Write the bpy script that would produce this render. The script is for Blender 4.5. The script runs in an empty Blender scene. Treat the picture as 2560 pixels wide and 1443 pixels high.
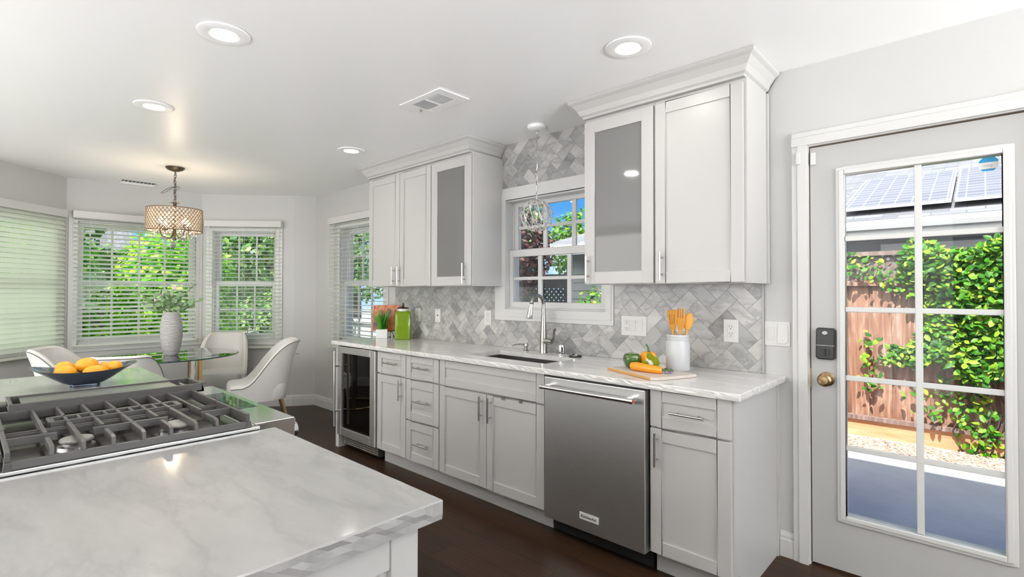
import bpy, bmesh, math, random
from mathutils import Matrix, Vector
PI=math.pi
C=bpy.context.scene.collection
sc=bpy.context.scene
random.seed(7)
# ------------------------------------------------------------------ camera
H=1.3187
F_PX,YAW,PITCH,ROLL,CY=1275.56,.749151889,.013269569,.001478033,714.566
def cam_rows():
    c,s=math.cos(YAW),math.sin(YAW)
    R=Matrix(((c,s,0),(0,0,-1),(-s,c,0)))
    c,s=math.cos(PITCH),math.sin(PITCH)
    P=Matrix(((1,0,0),(0,c,s),(0,-s,c)))
    c,s=math.cos(ROLL),math.sin(ROLL)
    Q=Matrix(((c,-s,0),(s,c,0),(0,0,1)))
    return Q@P@R
RC=cam_rows()
cd=bpy.data.cameras.new('camera'); cam=bpy.data.objects.new('camera',cd); C.objects.link(cam)
m=Matrix((RC[0],-RC[1],-RC[2])).transposed().to_4x4(); m.translation=Vector((0,0,H)); cam.matrix_world=m
cd.sensor_width=36; cd.lens=36*F_PX/2560; cd.shift_y=-(721.5-CY)/2560; cd.clip_start=.05; cd.clip_end=300
sc.camera=cam
# ------------------------------------------------------------------ exposure
vs=sc.view_settings; vs.view_transform='Standard'; vs.look='None'; vs.gamma=1; vs.use_curve_mapping=False; vs.exposure=0.80
sc.cycles.max_bounces=10; sc.cycles.diffuse_bounces=5; sc.cycles.glossy_bounces=4; sc.cycles.transmission_bounces=8; sc.cycles.transparent_max_bounces=16
sc.cycles.caustics_reflective=False; sc.cycles.caustics_refractive=False; sc.cycles.sample_clamp_indirect=4.0
# ------------------------------------------------------------------ sky
SUNSKY=2.35
W=bpy.data.worlds.new('sky'); sc.world=W; W.use_nodes=True
nt=W.node_tree; nt.nodes.clear()
def wn(t,**k):
    n=nt.nodes.new(t)
    for a,b in k.items(): setattr(n,a,b)
    return n
out=wn('ShaderNodeOutputWorld'); bg=wn('ShaderNodeBackground'); tc=wn('ShaderNodeTexCoord'); sep=wn('ShaderNodeSeparateXYZ')
rp=wn('ShaderNodeValToRGB'); nz=wn('ShaderNodeTexNoise'); cr=wn('ShaderNodeValToRGB'); mx=wn('ShaderNodeMix',data_type='RGBA'); mp=wn('ShaderNodeMapping')
nt.links.new(tc.outputs['Generated'],sep.inputs[0]); nt.links.new(sep.outputs[2],rp.inputs[0])
e=rp.color_ramp.elements; e[0].position=0; e[0].color=(.28,.46,.66,1); e[1].position=.55; e[1].color=(.028,.15,.44,1)
n=e.new(.16); n.color=(.04,.205,.49,1)
mp.inputs['Scale'].default_value=(1,1,2.6); nt.links.new(tc.outputs['Generated'],mp.inputs[0]); nt.links.new(mp.outputs[0],nz.inputs['Vector'])
nz.inputs['Scale'].default_value=5.5; nz.inputs['Detail'].default_value=5; nt.links.new(nz.outputs['Fac'],cr.inputs[0])
cr.color_ramp.elements[0].position=.50; cr.color_ramp.elements[1].position=.66
nt.links.new(cr.outputs[0],mx.inputs['Factor']); nt.links.new(rp.outputs[0],mx.inputs['A']); mx.inputs['B'].default_value=(.62,.64,.68,1)
# the half of the sky around the sun (behind the camera) is paler and much brighter
mr=wn('ShaderNodeMapRange'); mr.inputs['From Min'].default_value=.15; mr.inputs['From Max'].default_value=-.55; mr.inputs['To Min'].default_value=0; mr.inputs['To Max'].default_value=1; mr.interpolation_type='SMOOTHSTEP'
nt.links.new(sep.outputs[1],mr.inputs['Value']); sm=wn('ShaderNodeMix',data_type='RGBA'); nt.links.new(mr.outputs[0],sm.inputs['Factor']); nt.links.new(mx.outputs['Result'],sm.inputs['A']); sm.inputs['B'].default_value=(SUNSKY,SUNSKY,SUNSKY*.985,1)
nt.links.new(sm.outputs['Result'],bg.inputs[0]); bg.inputs[1].default_value=1.15; nt.links.new(bg.outputs[0],out.inputs[0])
# ------------------------------------------------------------------ sun and added fill light
def light(kind,name,loc,energy,color=(1,1,1),size=1,size_y=None,dirv=None,parent=None,shape=None,spread=None):
    d=bpy.data.lights.new(name,kind); d.energy=energy; d.color=color
    if kind=='AREA':
        d.shape=shape or ('RECTANGLE' if size_y else 'SQUARE'); d.size=size
        if size_y: d.size_y=size_y
        if spread: d.spread=spread
    if kind=='POINT' : d.shadow_soft_size=size
    o=bpy.data.objects.new(name,d); C.objects.link(o); o.location=loc
    if dirv: o.rotation_euler=Vector(dirv).to_track_quat('-Z','Y').to_euler()
    return o
s=light('SUN','sun',(0,-5,8),7.5,(1,.985,.965),dirv=(-.06,.55,-.83)); s.data.angle=.012
# unseen fill lamp added beside the camera, tilted up to brighten the ceiling
RY,RX=-2.60,3.60
LS=dict(side=150,down=4.0)
SP=math.radians(120)
light('AREA','side_fill_light',(RX-.10,1.20,1.35),LS['side'],(.99,.99,.985),2.8,1.5,(-1,0,1.3),spread=SP)
# ------------------------------------------------------------------ materials
MT={}
def mat(name,color=(.8,.8,.8),rough=.5,metal=0,**k):
    m=bpy.data.materials.new(name); m.use_nodes=True; b=m.node_tree.nodes['Principled BSDF']
    b.inputs['Base Color'].default_value=(*color,1); b.inputs['Roughness'].default_value=rough; b.inputs['Metallic'].default_value=metal
    for a,v in k.items():
        key={'trans':'Transmission Weight','ior':'IOR','coat':'Coat Weight','emit':'Emission Strength','emitc':'Emission Color','alpha':'Alpha','spec':'Specular IOR Level','sss':'Subsurface Weight','aniso':'Anisotropic','sheen':'Sheen Weight'}[a]
        b.inputs[key].default_value=v if a!='emitc' else (*v,1)
    MT[name]=m; return m
def N(m,t,**k):
    n=m.node_tree.nodes.new(t)
    for a,b in k.items():
        if a in n.inputs.keys() if hasattr(n.inputs,'keys') else False: n.inputs[a].default_value=b
        else: setattr(n,a,b)
    return n
def lk(m,a,b): m.node_tree.links.new(a,b)
def bs(m): return m.node_tree.nodes['Principled BSDF']
def coords(m,scale=(1,1,1),rot=(0,0,0)):
    t=N(m,'ShaderNodeTexCoord'); p=N(m,'ShaderNodeMapping'); p.inputs['Scale'].default_value=scale; p.inputs['Rotation'].default_value=rot
    lk(m,t.outputs['Object'],p.inputs[0]); return p.outputs[0]
def noise(m,vec,scale,detail=3,rough=.5,dist=0):
    n=N(m,'ShaderNodeTexNoise'); n.inputs['Scale'].default_value=scale; n.inputs['Detail'].default_value=detail; n.inputs['Roughness'].default_value=rough; n.inputs['Distortion'].default_value=dist
    lk(m,vec,n.inputs['Vector']); return n
def ramp(m,fac,stops):
    r=N(m,'ShaderNodeValToRGB'); e=r.color_ramp.elements
    e[0].position,e[0].color=stops[0][0],(*stops[0][1],1); e[1].position,e[1].color=stops[-1][0],(*stops[-1][1],1)
    for p,c in stops[1:-1]: e.new(p).color=(*c,1)
    lk(m,fac,r.inputs[0]); return r.outputs[0]
def bump(m,h,strength=.2,dist=.01):
    b=N(m,'ShaderNodeBump'); b.inputs['Strength'].default_value=strength; b.inputs['Distance'].default_value=dist
    lk(m,h,b.inputs['Height']); lk(m,b.outputs[0],bs(m).inputs['Normal'])
def mixc(m,a,b,fac,mode='MIX'):
    x=N(m,'ShaderNodeMix',data_type='RGBA'); x.blend_type=mode
    for s,v in (('A',a),('B',b),('Factor',fac)):
        if hasattr(v,'is_output'): lk(m,v,x.inputs[s])
        else: x.inputs[s].default_value=v if not isinstance(v,tuple) else (*v,1)
    return x.outputs['Result']
m=mat('wall_paint',(.575,.57,.56),.55); bump(m,noise(m,coords(m),180,2).outputs[0],.05,.002)
m=mat('ceiling_paint',(.945,.94,.935),.30); bump(m,noise(m,coords(m),2.2,2).outputs[0],.10,.02)
mat('trim_white',(.65,.645,.63),.32)
mat('door_white',(.47,.465,.455),.32)
mat('cabinet_white',(.53,.52,.505),.34)
mat('groove_shadow_gap',(.30,.24,.16),.6)
m=mat('blind_white',(.92,.93,.90),.40)
tr=m.node_tree.nodes.new('ShaderNodeBsdfTranslucent'); tr.inputs[0].default_value=(.93,.97,.88,1); mxs=m.node_tree.nodes.new('ShaderNodeMixShader'); mxs.inputs[0].default_value=.55
m.node_tree.links.new(m.node_tree.nodes['Principled BSDF'].outputs[0],mxs.inputs[1]); m.node_tree.links.new(tr.outputs[0],mxs.inputs[2]); m.node_tree.links.new(mxs.outputs[0],m.node_tree.nodes['Material Output'].inputs[0])
mat('plate_white',(.68,.675,.66),.30); mat('slot_dark',(.03,.03,.03),.5)
def marble(name,base,vein,sc1=2.2,seed=0,tile=False,rough=.10):
    m=mat(name,base,rough)
    v=coords(m,(.8,1,1.6) if tile else (.7,2.0,1.2),(.1,.75,.1) if tile else (.1,.15,.75))
    if tile:
        at=N(m,'ShaderNodeAttribute',attribute_name='rnd'); ad=N(m,'ShaderNodeVectorMath',operation='MULTIPLY_ADD')
        lk(m,at.outputs['Color'],ad.inputs[0]); ad.inputs[1].default_value=(31,17,23); lk(m,v,ad.inputs[2]); v=ad.outputs[0]
    w=noise(m,v,sc1*.8,4,.55,0)
    mpn=N(m,'ShaderNodeVectorMath',operation='MULTIPLY_ADD'); lk(m,w.outputs['Color'],mpn.inputs[0]); mpn.inputs[1].default_value=(.32,.32,.32); lk(m,v,mpn.inputs[2])
    a=noise(m,mpn.outputs[0],sc1*1.5,6,.60,.15)
    x=ramp(m,a.outputs[0],[(.30,(0,0,0)),(.44,(.12,.12,.12)),(.495,(.9,.9,.9)),(.52,(.45,.45,.45)),(.60,(0,0,0))])
    b=noise(m,mpn.outputs[0],sc1*1.3,5,.62,.1)
    y=ramp(m,b.outputs[0],[(.38,(0,0,0)),(.72,(1,1,1))])
    c=mixc(m,base,tuple((.5 if tile else .62)*p+(.5 if tile else .38)*q for p,q in zip(base,vein)),y)
    mm=N(m,'ShaderNodeMath',operation='MULTIPLY'); lk(m,x,mm.inputs[0]); mm.inputs[1].default_value=.60 if tile else .25
    c=mixc(m,c,vein,mm.outputs[0])
    if tile:
        hv=ramp(m,at.outputs['Fac'],[(0,(.68,.69,.695)),(.5,(.90,.90,.895)),(1,(1.06,1.055,1.04))])
        c=mixc(m,c,hv,1.0,'MULTIPLY')
    lk(m,c,bs(m).inputs['Base Color']); return m
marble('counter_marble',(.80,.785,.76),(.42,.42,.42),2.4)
marble('island_marble_dimmed',(.385,.375,.365),(.17,.17,.17),2.0)  # counter marble copied darker: the island's dimmer light is put into its colour
marble('tile_marble',(.60,.59,.575),(.22,.22,.215),2.6,tile=True,rough=.2)
mat('trim_gray',(.36,.36,.35),.45,.5); mat('grout',(.30,.29,.28),.8)
m=mat('brushed_steel',(.7,.7,.69),.38,1); v=coords(m,(1,1,90)); n=noise(m,v,12,3); bump(m,n.outputs[0],.06,.001)
c=ramp(m,n.outputs[0],[(.3,(.66,.655,.645)),(.7,(.78,.775,.765))]); lk(m,c,bs(m).inputs['Base Color'])
mat('polished_steel',(.74,.74,.73),.12,1); mat('sink_steel',(.36,.35,.34),.30,1); mat('nickel',(.55,.54,.52),.25,1)
mat('chrome',(.66,.66,.66),.08,1); mat('faucet_steel',(.36,.345,.33),.26,1)
mat('cast_iron',(.075,.070,.065),.36,spec=.45); mat('griddle_top',(.24,.24,.23),.28,.8); mat('enamel_black',(.028,.024,.02),.16,spec=.3)
mat('black_plastic',(.02,.02,.02),.35); mat('black_glass',(.012,.013,.014),.04,spec=.8)
mat('warm_brass',(.58,.40,.19),.22,1); mat('antique_brass',(.33,.23,.12),.30,1); mat('shade_wire',(.22,.13,.06),.45,.4); mat('bronze_dark',(.10,.075,.055),.35,.8)
mat('fabric',(.70,.68,.65),.75,sheen=.3); mat('piping',(.17,.15,.14),.7)
m=mat('dark_floor',(.05,.03,.02),.30,spec=.15)
tcn=N(m,'ShaderNodeTexCoord'); mpf=N(m,'ShaderNodeMapping'); mpf.inputs['Rotation'].default_value=(0,0,0); lk(m,tcn.outputs['Object'],mpf.inputs[0])
br=N(m,'ShaderNodeTexBrick'); br.inputs['Scale'].default_value=1; br.inputs['Brick Width'].default_value=1.5; br.inputs['Row Height'].default_value=.16; br.inputs['Mortar Size'].default_value=.0016; br.offset=.37
br.inputs['Color1'].default_value=(.045,.024,.013,1); br.inputs['Color2'].default_value=(.021,.012,.008,1); br.inputs['Mortar'].default_value=(.006,.004,.003,1)
lk(m,mpf.outputs[0],br.inputs['Vector']); g=noise(m,coords(m,(1.5,30,1)),3,5,.6)
gr=ramp(m,g.outputs[0],[(.3,(.75,.75,.75)),(.7,(1.35,1.25,1.15))]); c=mixc(m,br.outputs['Color'],gr,1.0,'MULTIPLY'); lk(m,c,bs(m).inputs['Base Color']); bump(m,br.outputs['Fac'],-.2,.002)
def thin_glass(name,tint=(.97,.99,.985),refl=.09,rough=.01,diff=None,dcol=(.3,.3,.3)):
    m=bpy.data.materials.new(name); m.use_nodes=True; t=m.node_tree; t.nodes.remove(t.nodes['Principled BSDF']); o=t.nodes['Material Output']
    a=t.nodes.new('ShaderNodeBsdfTransparent'); a.inputs[0].default_value=(*tint,1); g=t.nodes.new('ShaderNodeBsdfGlossy'); g.inputs['Roughness'].default_value=rough; g.inputs[0].default_value=(1,1,1,1)
    fr=t.nodes.new('ShaderNodeFresnel'); fr.inputs[0].default_value=1.5; ad=t.nodes.new('ShaderNodeMath'); ad.operation='MULTIPLY'; ad.inputs[1].default_value=refl*10
    ad.use_clamp=True; t.links.new(fr.outputs[0],ad.inputs[0]); x=t.nodes.new('ShaderNodeMixShader'); t.links.new(ad.outputs[0],x.inputs[0])
    src=a.outputs[0]
    if diff:
        d=t.nodes.new('ShaderNodeBsdfDiffuse'); d.inputs[0].default_value=(*dcol,1); y=t.nodes.new('ShaderNodeMixShader'); y.inputs[0].default_value=diff
        t.links.new(a.outputs[0],y.inputs[1]); t.links.new(d.outputs[0],y.inputs[2]); src=y.outputs[0]
    t.links.new(src,x.inputs[1]); t.links.new(g.outputs[0],x.inputs[2]); t.links.new(x.outputs[0],o.inputs[0]); MT[name]=m; return m
thin_glass('window_glass',refl=.022); thin_glass('cabinet_glass',(.5,.5,.5),.10,.05,.72,(.27,.265,.255)); thin_glass('table_glass',(.82,.93,.88),.13,.01); thin_glass('cooler_glass',(.30,.31,.31),.13,.02)
thin_glass('crystal',(.93,.93,.92),.30,.02,.10,(.9,.9,.88)); thin_glass('bulb_glass',(.98,.96,.92),.08)
mat('table_glass_edge',(.05,.16,.12),.08,trans=.4)
m=mat('shade_bead',(.88,.85,.80),.12); t=m.node_tree; tr=t.nodes.new('ShaderNodeBsdfTranslucent'); tr.inputs[0].default_value=(.95,.90,.82,1); x=t.nodes.new('ShaderNodeMixShader'); x.inputs[0].default_value=.55
t.links.new(t.nodes['Principled BSDF'].outputs[0],x.inputs[1]); t.links.new(tr.outputs[0],x.inputs[2]); t.links.new(x.outputs[0],t.nodes['Material Output'].inputs[0])
def emit(name,col,st): return mat(name,col,.5,0,emit=st,emitc=col)
emit('lamp_diffuser',(1,.985,.95),2.6); emit('bulb_glow',(1,.80,.52),7); emit('display_blue',(.25,.5,1),5)
mat('gold_rim',(.85,.55,.2),.4)
mat('orange_peel',(.82,.36,.015),.40); bump(MT['orange_peel'],noise(MT['orange_peel'],coords(MT['orange_peel']),160,2).outputs[0],.25,.002)
mat('orange_pepper',(.93,.33,.01),.18,coat=.4); mat('green_pepper',(.05,.12,.012),.14,coat=.6); mat('stem_green',(.08,.15,.03),.5)
mat('bowl_glaze',(.13,.17,.22),.07,.85); mat('leaf_sage',(.28,.42,.22),.5); mat('leaf_bright',(.26,.36,.015),.4); mat('grass_green',(.10,.34,.03),.45); mat('blossom',(.85,.66,.62),.6)
mat('ceramic_white',(.80,.80,.785),.25); mat('crock_white',(.56,.575,.59),.3); mat('utensil_orange',(.72,.33,.05),.5); mat('onion_white',(.74,.74,.72),.3); mat('petal_violet',(.36,.26,.55),.4)
mat('olive_glass',(.26,.42,.015),.10,trans=.35,ior=1.3,coat=.4); mat('board_wood',(.62,.55,.49),.45); mat('board_edge',(.62,.33,.10),.5)
m=mat('vase_stripes',(.74,.72,.70),.55); v=coords(m,(1,1,1)); w=N(m,'ShaderNodeTexWave',bands_direction='Z'); w.inputs['Scale'].default_value=12; w.inputs['Distortion'].default_value=3.0; w.inputs['Detail'].default_value=3; w.inputs['Detail Scale'].default_value=1.2
lk(m,coords(m,(1,1,2.2)),w.inputs['Vector']); lk(m,ramp(m,w.outputs[0],[(.16,(.13,.11,.10)),(.42,(.66,.645,.63))]),bs(m).inputs['Base Color']); bump(m,w.outputs[0],.5,.004)
m=mat('cover_art',(.7,.3,.1),.3); v=coords(m); n=noise(m,v,9,3,.5,.8); lk(m,ramp(m,n.outputs[0],[(.34,(.03,.015,.01)),(.43,(.25,.07,.02)),(.50,(.60,.22,.05)),(.56,(.45,.05,.015)),(.64,(.55,.28,.10)),(.72,(.06,.03,.015))]),bs(m).inputs['Base Color'])
mat('book_red',(.70,.09,.03),.4); mat('paper',(.8,.78,.72),.7)
# outdoors
m=mat('patio_concrete',(.42,.42,.45),.85); n=noise(m,coords(m),1.6,6,.65); lk(m,ramp(m,n.outputs[0],[(.3,(.30,.30,.33)),(.7,(.40,.40,.43))]),bs(m).inputs['Base Color'])
mat('curb_concrete',(.72,.70,.66),.85)
m=mat('mulch',(.3,.16,.1),.95); n=noise(m,coords(m),40,4,.7); lk(m,ramp(m,n.outputs[0],[(.3,(.16,.08,.06)),(.5,(.48,.28,.20)),(.7,(.75,.58,.48))]),bs(m).inputs['Base Color'])
def wood(name,c1,c2,c3,scale=(9,9,.8)):
    m=mat(name,c1,.75); at=N(m,'ShaderNodeAttribute',attribute_name='rnd'); ad=N(m,'ShaderNodeVectorMath',operation='MULTIPLY_ADD')
    lk(m,at.outputs['Color'],ad.inputs[0]); ad.inputs[1].default_value=(31,17,23); lk(m,coords(m,scale),ad.inputs[2])
    n=noise(m,ad.outputs[0],2.2,6,.65,.8); lk(m,ramp(m,n.outputs[0],[(.30,c1),(.5,c2),(.7,c3)]),bs(m).inputs['Base Color']); return m
wood('fence_wood',(.11,.035,.02),(.23,.11,.065),(.36,.26,.215)); wood('lattice_wood',(.09,.05,.04),(.15,.10,.085),(.26,.20,.18)); wood('sill_wood',(.32,.15,.06),(.42,.22,.11),(.50,.31,.18),(.8,9,9))
mat('ivy_leaf',(.10,.30,.02),.4); mat('hedge_leaf',(.16,.42,.03),.45); mat('tree_leaf',(.05,.14,.02),.5); mat('maple_leaf',(.34,.07,.05),.5); mat('bark',(.05,.035,.025),.9); mat('trellis_white',(.8,.8,.78),.5)
def leafmat(name,stops,rough=.45,trl=.35):
    m=mat(name,stops[0][1],rough); at=N(m,'ShaderNodeAttribute',attribute_name='rnd'); c=ramp(m,at.outputs['Fac'],stops); lk(m,c,bs(m).inputs['Base Color'])
    bs(m).inputs['Specular IOR Level'].default_value=.25; t=m.node_tree; o=t.nodes['Material Output']; tr=t.nodes.new('ShaderNodeBsdfTranslucent'); lk(m,c,tr.inputs[0]); x=t.nodes.new('ShaderNodeMixShader'); x.inputs[0].default_value=trl
    lk(m,bs(m).outputs[0],x.inputs[1]); lk(m,tr.outputs[0],x.inputs[2]); lk(m,x.outputs[0],o.inputs[0]); return m
leafmat('ivy_leaf',[(0,(.008,.06,.003)),(.5,(.045,.19,.005)),(1,(.30,.42,.03))])
leafmat('hedge_leaf',[(0,(.02,.13,.003)),(.5,(.20,.60,.010)),(1,(.60,.86,.08))],trl=.5)
leafmat('tree_leaf',[(0,(.03,.09,.02)),(.5,(.08,.22,.04)),(1,(.30,.42,.10))])
leafmat('maple_leaf',[(0,(.012,.008,.007)),(.62,(.03,.014,.012)),(.82,(.14,.025,.022)),(1,(.40,.22,.18))])
m=mat('siding_gray',(.22,.23,.24),.8); m=mat('neighbour_white',(.50,.50,.50),.7)
m=mat('shingle',(.5,.49,.48),.95,spec=.1); br=N(m,'ShaderNodeTexBrick'); br.inputs['Scale'].default_value=1; br.inputs['Brick Width'].default_value=.32; br.inputs['Row Height'].default_value=.14; br.inputs['Mortar Size'].default_value=.008
br.inputs['Color1'].default_value=(.17,.168,.18,1); br.inputs['Color2'].default_value=(.11,.109,.12,1); br.inputs['Mortar'].default_value=(.1,.1,.11,1); lk(m,coords(m),br.inputs['Vector']); lk(m,br.outputs['Color'],bs(m).inputs['Base Color'])
m=mat('solar_cells',(.3,.32,.38),.9,spec=.05); br=N(m,'ShaderNodeTexBrick'); br.offset=0; br.inputs['Scale'].default_value=1; br.inputs['Brick Width'].default_value=.17; br.inputs['Row Height'].default_value=.17; br.inputs['Mortar Size'].default_value=.006
br.inputs['Color1'].default_value=(.095,.098,.125,1); br.inputs['Color2'].default_value=(.115,.118,.145,1); br.inputs['Mortar'].default_value=(.32,.32,.35,1); lk(m,coords(m),br.inputs['Vector']); lk(m,br.outputs['Color'],bs(m).inputs['Base Color'])
mat('ring_blue',(.02,.32,.62),.35); mat('lettering_gray',(.45,.45,.45),.5); mat('lettering_dark',(.02,.02,.02),.5)
# ------------------------------------------------------------------ builders
MW={}
def mwof(o): return MW.get(o.name,Matrix.Identity(4))
class MB:
    def __init__(s): s.v=[];s.f=[];s.r=[];s.cur=None
    def add(s,vs,fs):
        b=len(s.v); s.v+= [Vector(v) for v in vs]; s.f+=[tuple(b+i for i in f) for f in fs]
        s.r+=[s.cur if s.cur is not None else random.random()]*len(fs); return s
    def box(s,x0,x1,y0,y1,z0,z1,M=None):
        vs=[Vector((x,y,z)) for z in (z0,z1) for y in (y0,y1) for x in (x0,x1)]
        if M: vs=[M@v for v in vs]
        r=random.random() if s.cur is None else s.cur; o=s.cur; s.cur=r
        s.add(vs,[(0,2,3,1),(4,5,7,6),(0,1,5,4),(2,6,7,3),(0,4,6,2),(1,3,7,5)]); s.cur=o; return s
    def tube(s,pts,r,n=10,cap=True,closed=False,flat=1.0):
        pts=[Vector(p) for p in pts]; k=len(pts); rs=r if isinstance(r,(list,tuple)) else [r]*k; rings=[]; up=None
        for i,p in enumerate(pts):
            a=pts[i-1] if (i>0 or closed) else p; b=pts[(i+1)%k] if (i<k-1 or closed) else p
            t=(b-a).normalized() if (b-a).length>1e-9 else Vector((0,0,1))
            if up is None: up=Vector((0,0,1)) if abs(t.z)<.9 else Vector((1,0,0))
            x=t.cross(up).normalized() if t.cross(up).length>1e-6 else Vector((1,0,0)); y=x.cross(t).normalized(); up=y
            rings.append([p+(x*math.cos(q)+y*math.sin(q)*flat)*rs[i] for q in [2*PI*j/n for j in range(n)]])
        vs=[v for g in rings for v in g]; fs=[]
        for i in range(k if closed else k-1):
            for j in range(n):
                a=i*n+j;b=i*n+(j+1)%n;c=((i+1)%k)*n+(j+1)%n;d=((i+1)%k)*n+j; fs.append((a,b,c,d))
        if cap and not closed: fs+=[tuple(range(n))[::-1],tuple((k-1)*n+j for j in range(n))]
        o=s.cur; s.cur=random.random() if o is None else o; s.add(vs,fs); s.cur=o; return s
    def cyl(s,a,b,r,n=20,r2=None): return s.tube([a,b],[r,r if r2 is None else r2],n)
    def lathe(s,prof,c=(0,0,0),n=32,sx=1,sy=1,M=None,cap=True):
        vs=[];fs=[];k=len(prof)
        for r,z in prof:
            for j in range(n):
                q=2*PI*j/n; v=Vector((c[0]+r*sx*math.cos(q),c[1]+r*sy*math.sin(q),c[2]+z)); vs.append(M@v if M else v)
        for i in range(k-1):
            for j in range(n): fs.append((i*n+j,i*n+(j+1)%n,(i+1)*n+(j+1)%n,(i+1)*n+j))
        if cap:
            if prof[0][0]>1e-5: fs.append(tuple(range(n))[::-1])
            if prof[-1][0]>1e-5: fs.append(tuple((k-1)*n+j for j in range(n)))
        o=s.cur; s.cur=random.random() if o is None else o; s.add(vs,fs); s.cur=o; return s
    def ball(s,c,r,n=20,k=12,sc=(1,1,1),M=None):
        vs=[];fs=[];c=Vector(c)
        for i in range(k+1):
            p=PI*i/k
            for j in range(n):
                q=2*PI*j/n; v=Vector((sc[0]*r*math.sin(p)*math.cos(q),sc[1]*r*math.sin(p)*math.sin(q),sc[2]*r*math.cos(p)))
                vs.append(c+(M@v if M else v))
        for i in range(k):
            for j in range(n): fs.append((i*n+j,(i+1)*n+j,(i+1)*n+(j+1)%n,i*n+(j+1)%n))
        o=s.cur; s.cur=random.random() if o is None else o; s.add(vs,fs); s.cur=o; return s
    def prism(s,poly,ax,a,b,M=None):
        def P(u,w,t): return {'x':(t,u,w),'y':(u,t,w),'z':(u,w,t)}[ax]
        n=len(poly); vs=[Vector(P(u,w,a)) for u,w in poly]+[Vector(P(u,w,b)) for u,w in poly]
        if M: vs=[M@v for v in vs]
        fs=[tuple(range(n))[::-1],tuple(range(n,2*n))]+[(i,(i+1)%n,n+(i+1)%n,n+i) for i in range(n)]
        o=s.cur; s.cur=random.random() if o is None else o; s.add(vs,fs); s.cur=o; return s
    def xf(s,M): s.v=[M@v for v in s.v]; return s
    def build(s,name,material,parent=None,smooth=False,bevel=0,local=False,label=None,kind=None,segs=2,fixn=True):
        me=bpy.data.meshes.new(name); vs=s.v
        if parent is not None and not local: I=mwof(parent).inverted(); vs=[I@v for v in vs]
        me.from_pydata([tuple(v) for v in vs],[],s.f); me.materials.append(MT[material] if isinstance(material,str) else material)
        at=me.attributes.new('rnd','FLOAT','FACE'); at.data.foreach_set('value',s.r)
        if fixn:
            b=bmesh.new(); b.from_mesh(me); bmesh.ops.remove_doubles(b,verts=b.verts,dist=1e-6); bmesh.ops.recalc_face_normals(b,faces=b.faces); b.to_mesh(me); b.free()
        if smooth:
            for p in me.polygons: p.use_smooth=True
            try: me.set_sharp_from_angle(angle=math.radians(40))
            except Exception: pass
        o=bpy.data.objects.new(name,me); C.objects.link(o)
        if parent is not None: o.parent=parent; MW[o.name]=mwof(parent)
        else: MW[o.name]=Matrix.Identity(4)
        if bevel:
            md=o.modifiers.new('bevel','BEVEL'); md.width=bevel; md.segments=segs; md.limit_method='ANGLE'; md.angle_limit=math.radians(50); md.harden_normals=False
        if label: o['label']=label
        if kind: o['kind']=kind
        return o
def tag(o,label=None,cat=None,group=None,kind=None):
    if label: o['label']=label
    if cat: o['category']=cat
    if group: o['group']=group
    if kind: o['kind']=kind
    return o
def empty(name,loc=(0,0,0),rz=0,label=None,cat=None,group=None,kind=None):
    o=bpy.data.objects.new(name,None); C.objects.link(o); o.location=loc; o.rotation_euler=(0,0,rz); o.empty_display_size=.05
    MW[o.name]=Matrix.Translation(loc)@Matrix.Rotation(rz,4,'Z'); return tag(o,label,cat,group,kind)
def copy_tree(o,loc=None,rz=None,label=None,parent=None):
    c=o.copy(); C.objects.link(c)
    if parent is not None: c.parent=parent
    if loc is not None: c.location=loc
    if rz is not None: c.rotation_euler=(0,0,rz)
    if label: c['label']=label
    for ch in list(o.children): copy_tree(ch,parent=c)
    return c
def text(body,name,size,mtl,parent,M,ext=.0006,label=None,sx=1):
    c=bpy.data.curves.new(name,'FONT'); c.body=body; c.size=size; c.extrude=ext; c.align_x='CENTER'; c.align_y='CENTER'; c.materials.append(MT[mtl])
    tmp=bpy.data.objects.new('tmp_text',c); me=bpy.data.meshes.new_from_object(tmp); me.name=name; bpy.data.objects.remove(tmp); o=bpy.data.objects.new(name,me); C.objects.link(o); o.parent=parent; o.matrix_local=mwof(parent).inverted()@M@Matrix.Diagonal((sx,1,1,1)); return o
FY=Matrix(((1,0,0,0),(0,0,-1,0),(0,1,0,0),(0,0,0,1)))   # text standing up, facing -Y
def place(x,y,z): return Matrix.Translation((x,y,z))@FY
def smoothstep(t): t=max(0,min(1,t)); return t*t*(3-2*t)
# ------------------------------------------------------------------ room shell
WY,CZ=2.822,2.443
T=.14
def cells(s0,s1,z0,z1,holes):
    ss=sorted({s0,s1,*[h[0] for h in holes],*[h[1] for h in holes]}); zs=sorted({z0,z1,*[h[2] for h in holes],*[h[3] for h in holes]})
    for a,b in zip(ss,ss[1:]):
        run=None
        for c,d in zip(zs,zs[1:]):
            hole=any(h[0]<=(a+b)/2<=h[1] and h[2]<=(c+d)/2<=h[3] for h in holes)
            if hole:
                if run: yield (a,b,*run); run=None
            else: run=(run[0],d) if run else (c,d)
        if run: yield (a,b,*run)
def wall(name,o,rz,s0,s1,holes=(),t=T,z0=0,z1=CZ,mtl='wall_paint'):
    b=MB(); M=Matrix.Translation((o[0],o[1],0))@Matrix.Rotation(rz,4,'Z')
    for a,c,p,q in cells(s0,s1,z0,z1,list(holes)): b.box(a,c,0,t,p,q)
    return b.xf(M).build(name,mtl,kind='structure')
SINKWIN=(-2.69,-1.79,1.195,2.02); KLEFT=(-5.18,-4.33,.80,2.02); DOOR=(-.662,.226,-.2,2.06)
wall('wall_kitchen',(0,WY),0,-5.92,RX+.1,[SINKWIN,KLEFT,DOOR])
Bp,Cp,Dp,Ep=(-5.90,2.62),(-6.60,1.86),(-6.60,.68),(-5.88,-.10)
def seg(P,Q): return math.atan2(Q[1]-P[1],Q[0]-P[0]),math.hypot(Q[0]-P[0],Q[1]-P[1])
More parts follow.
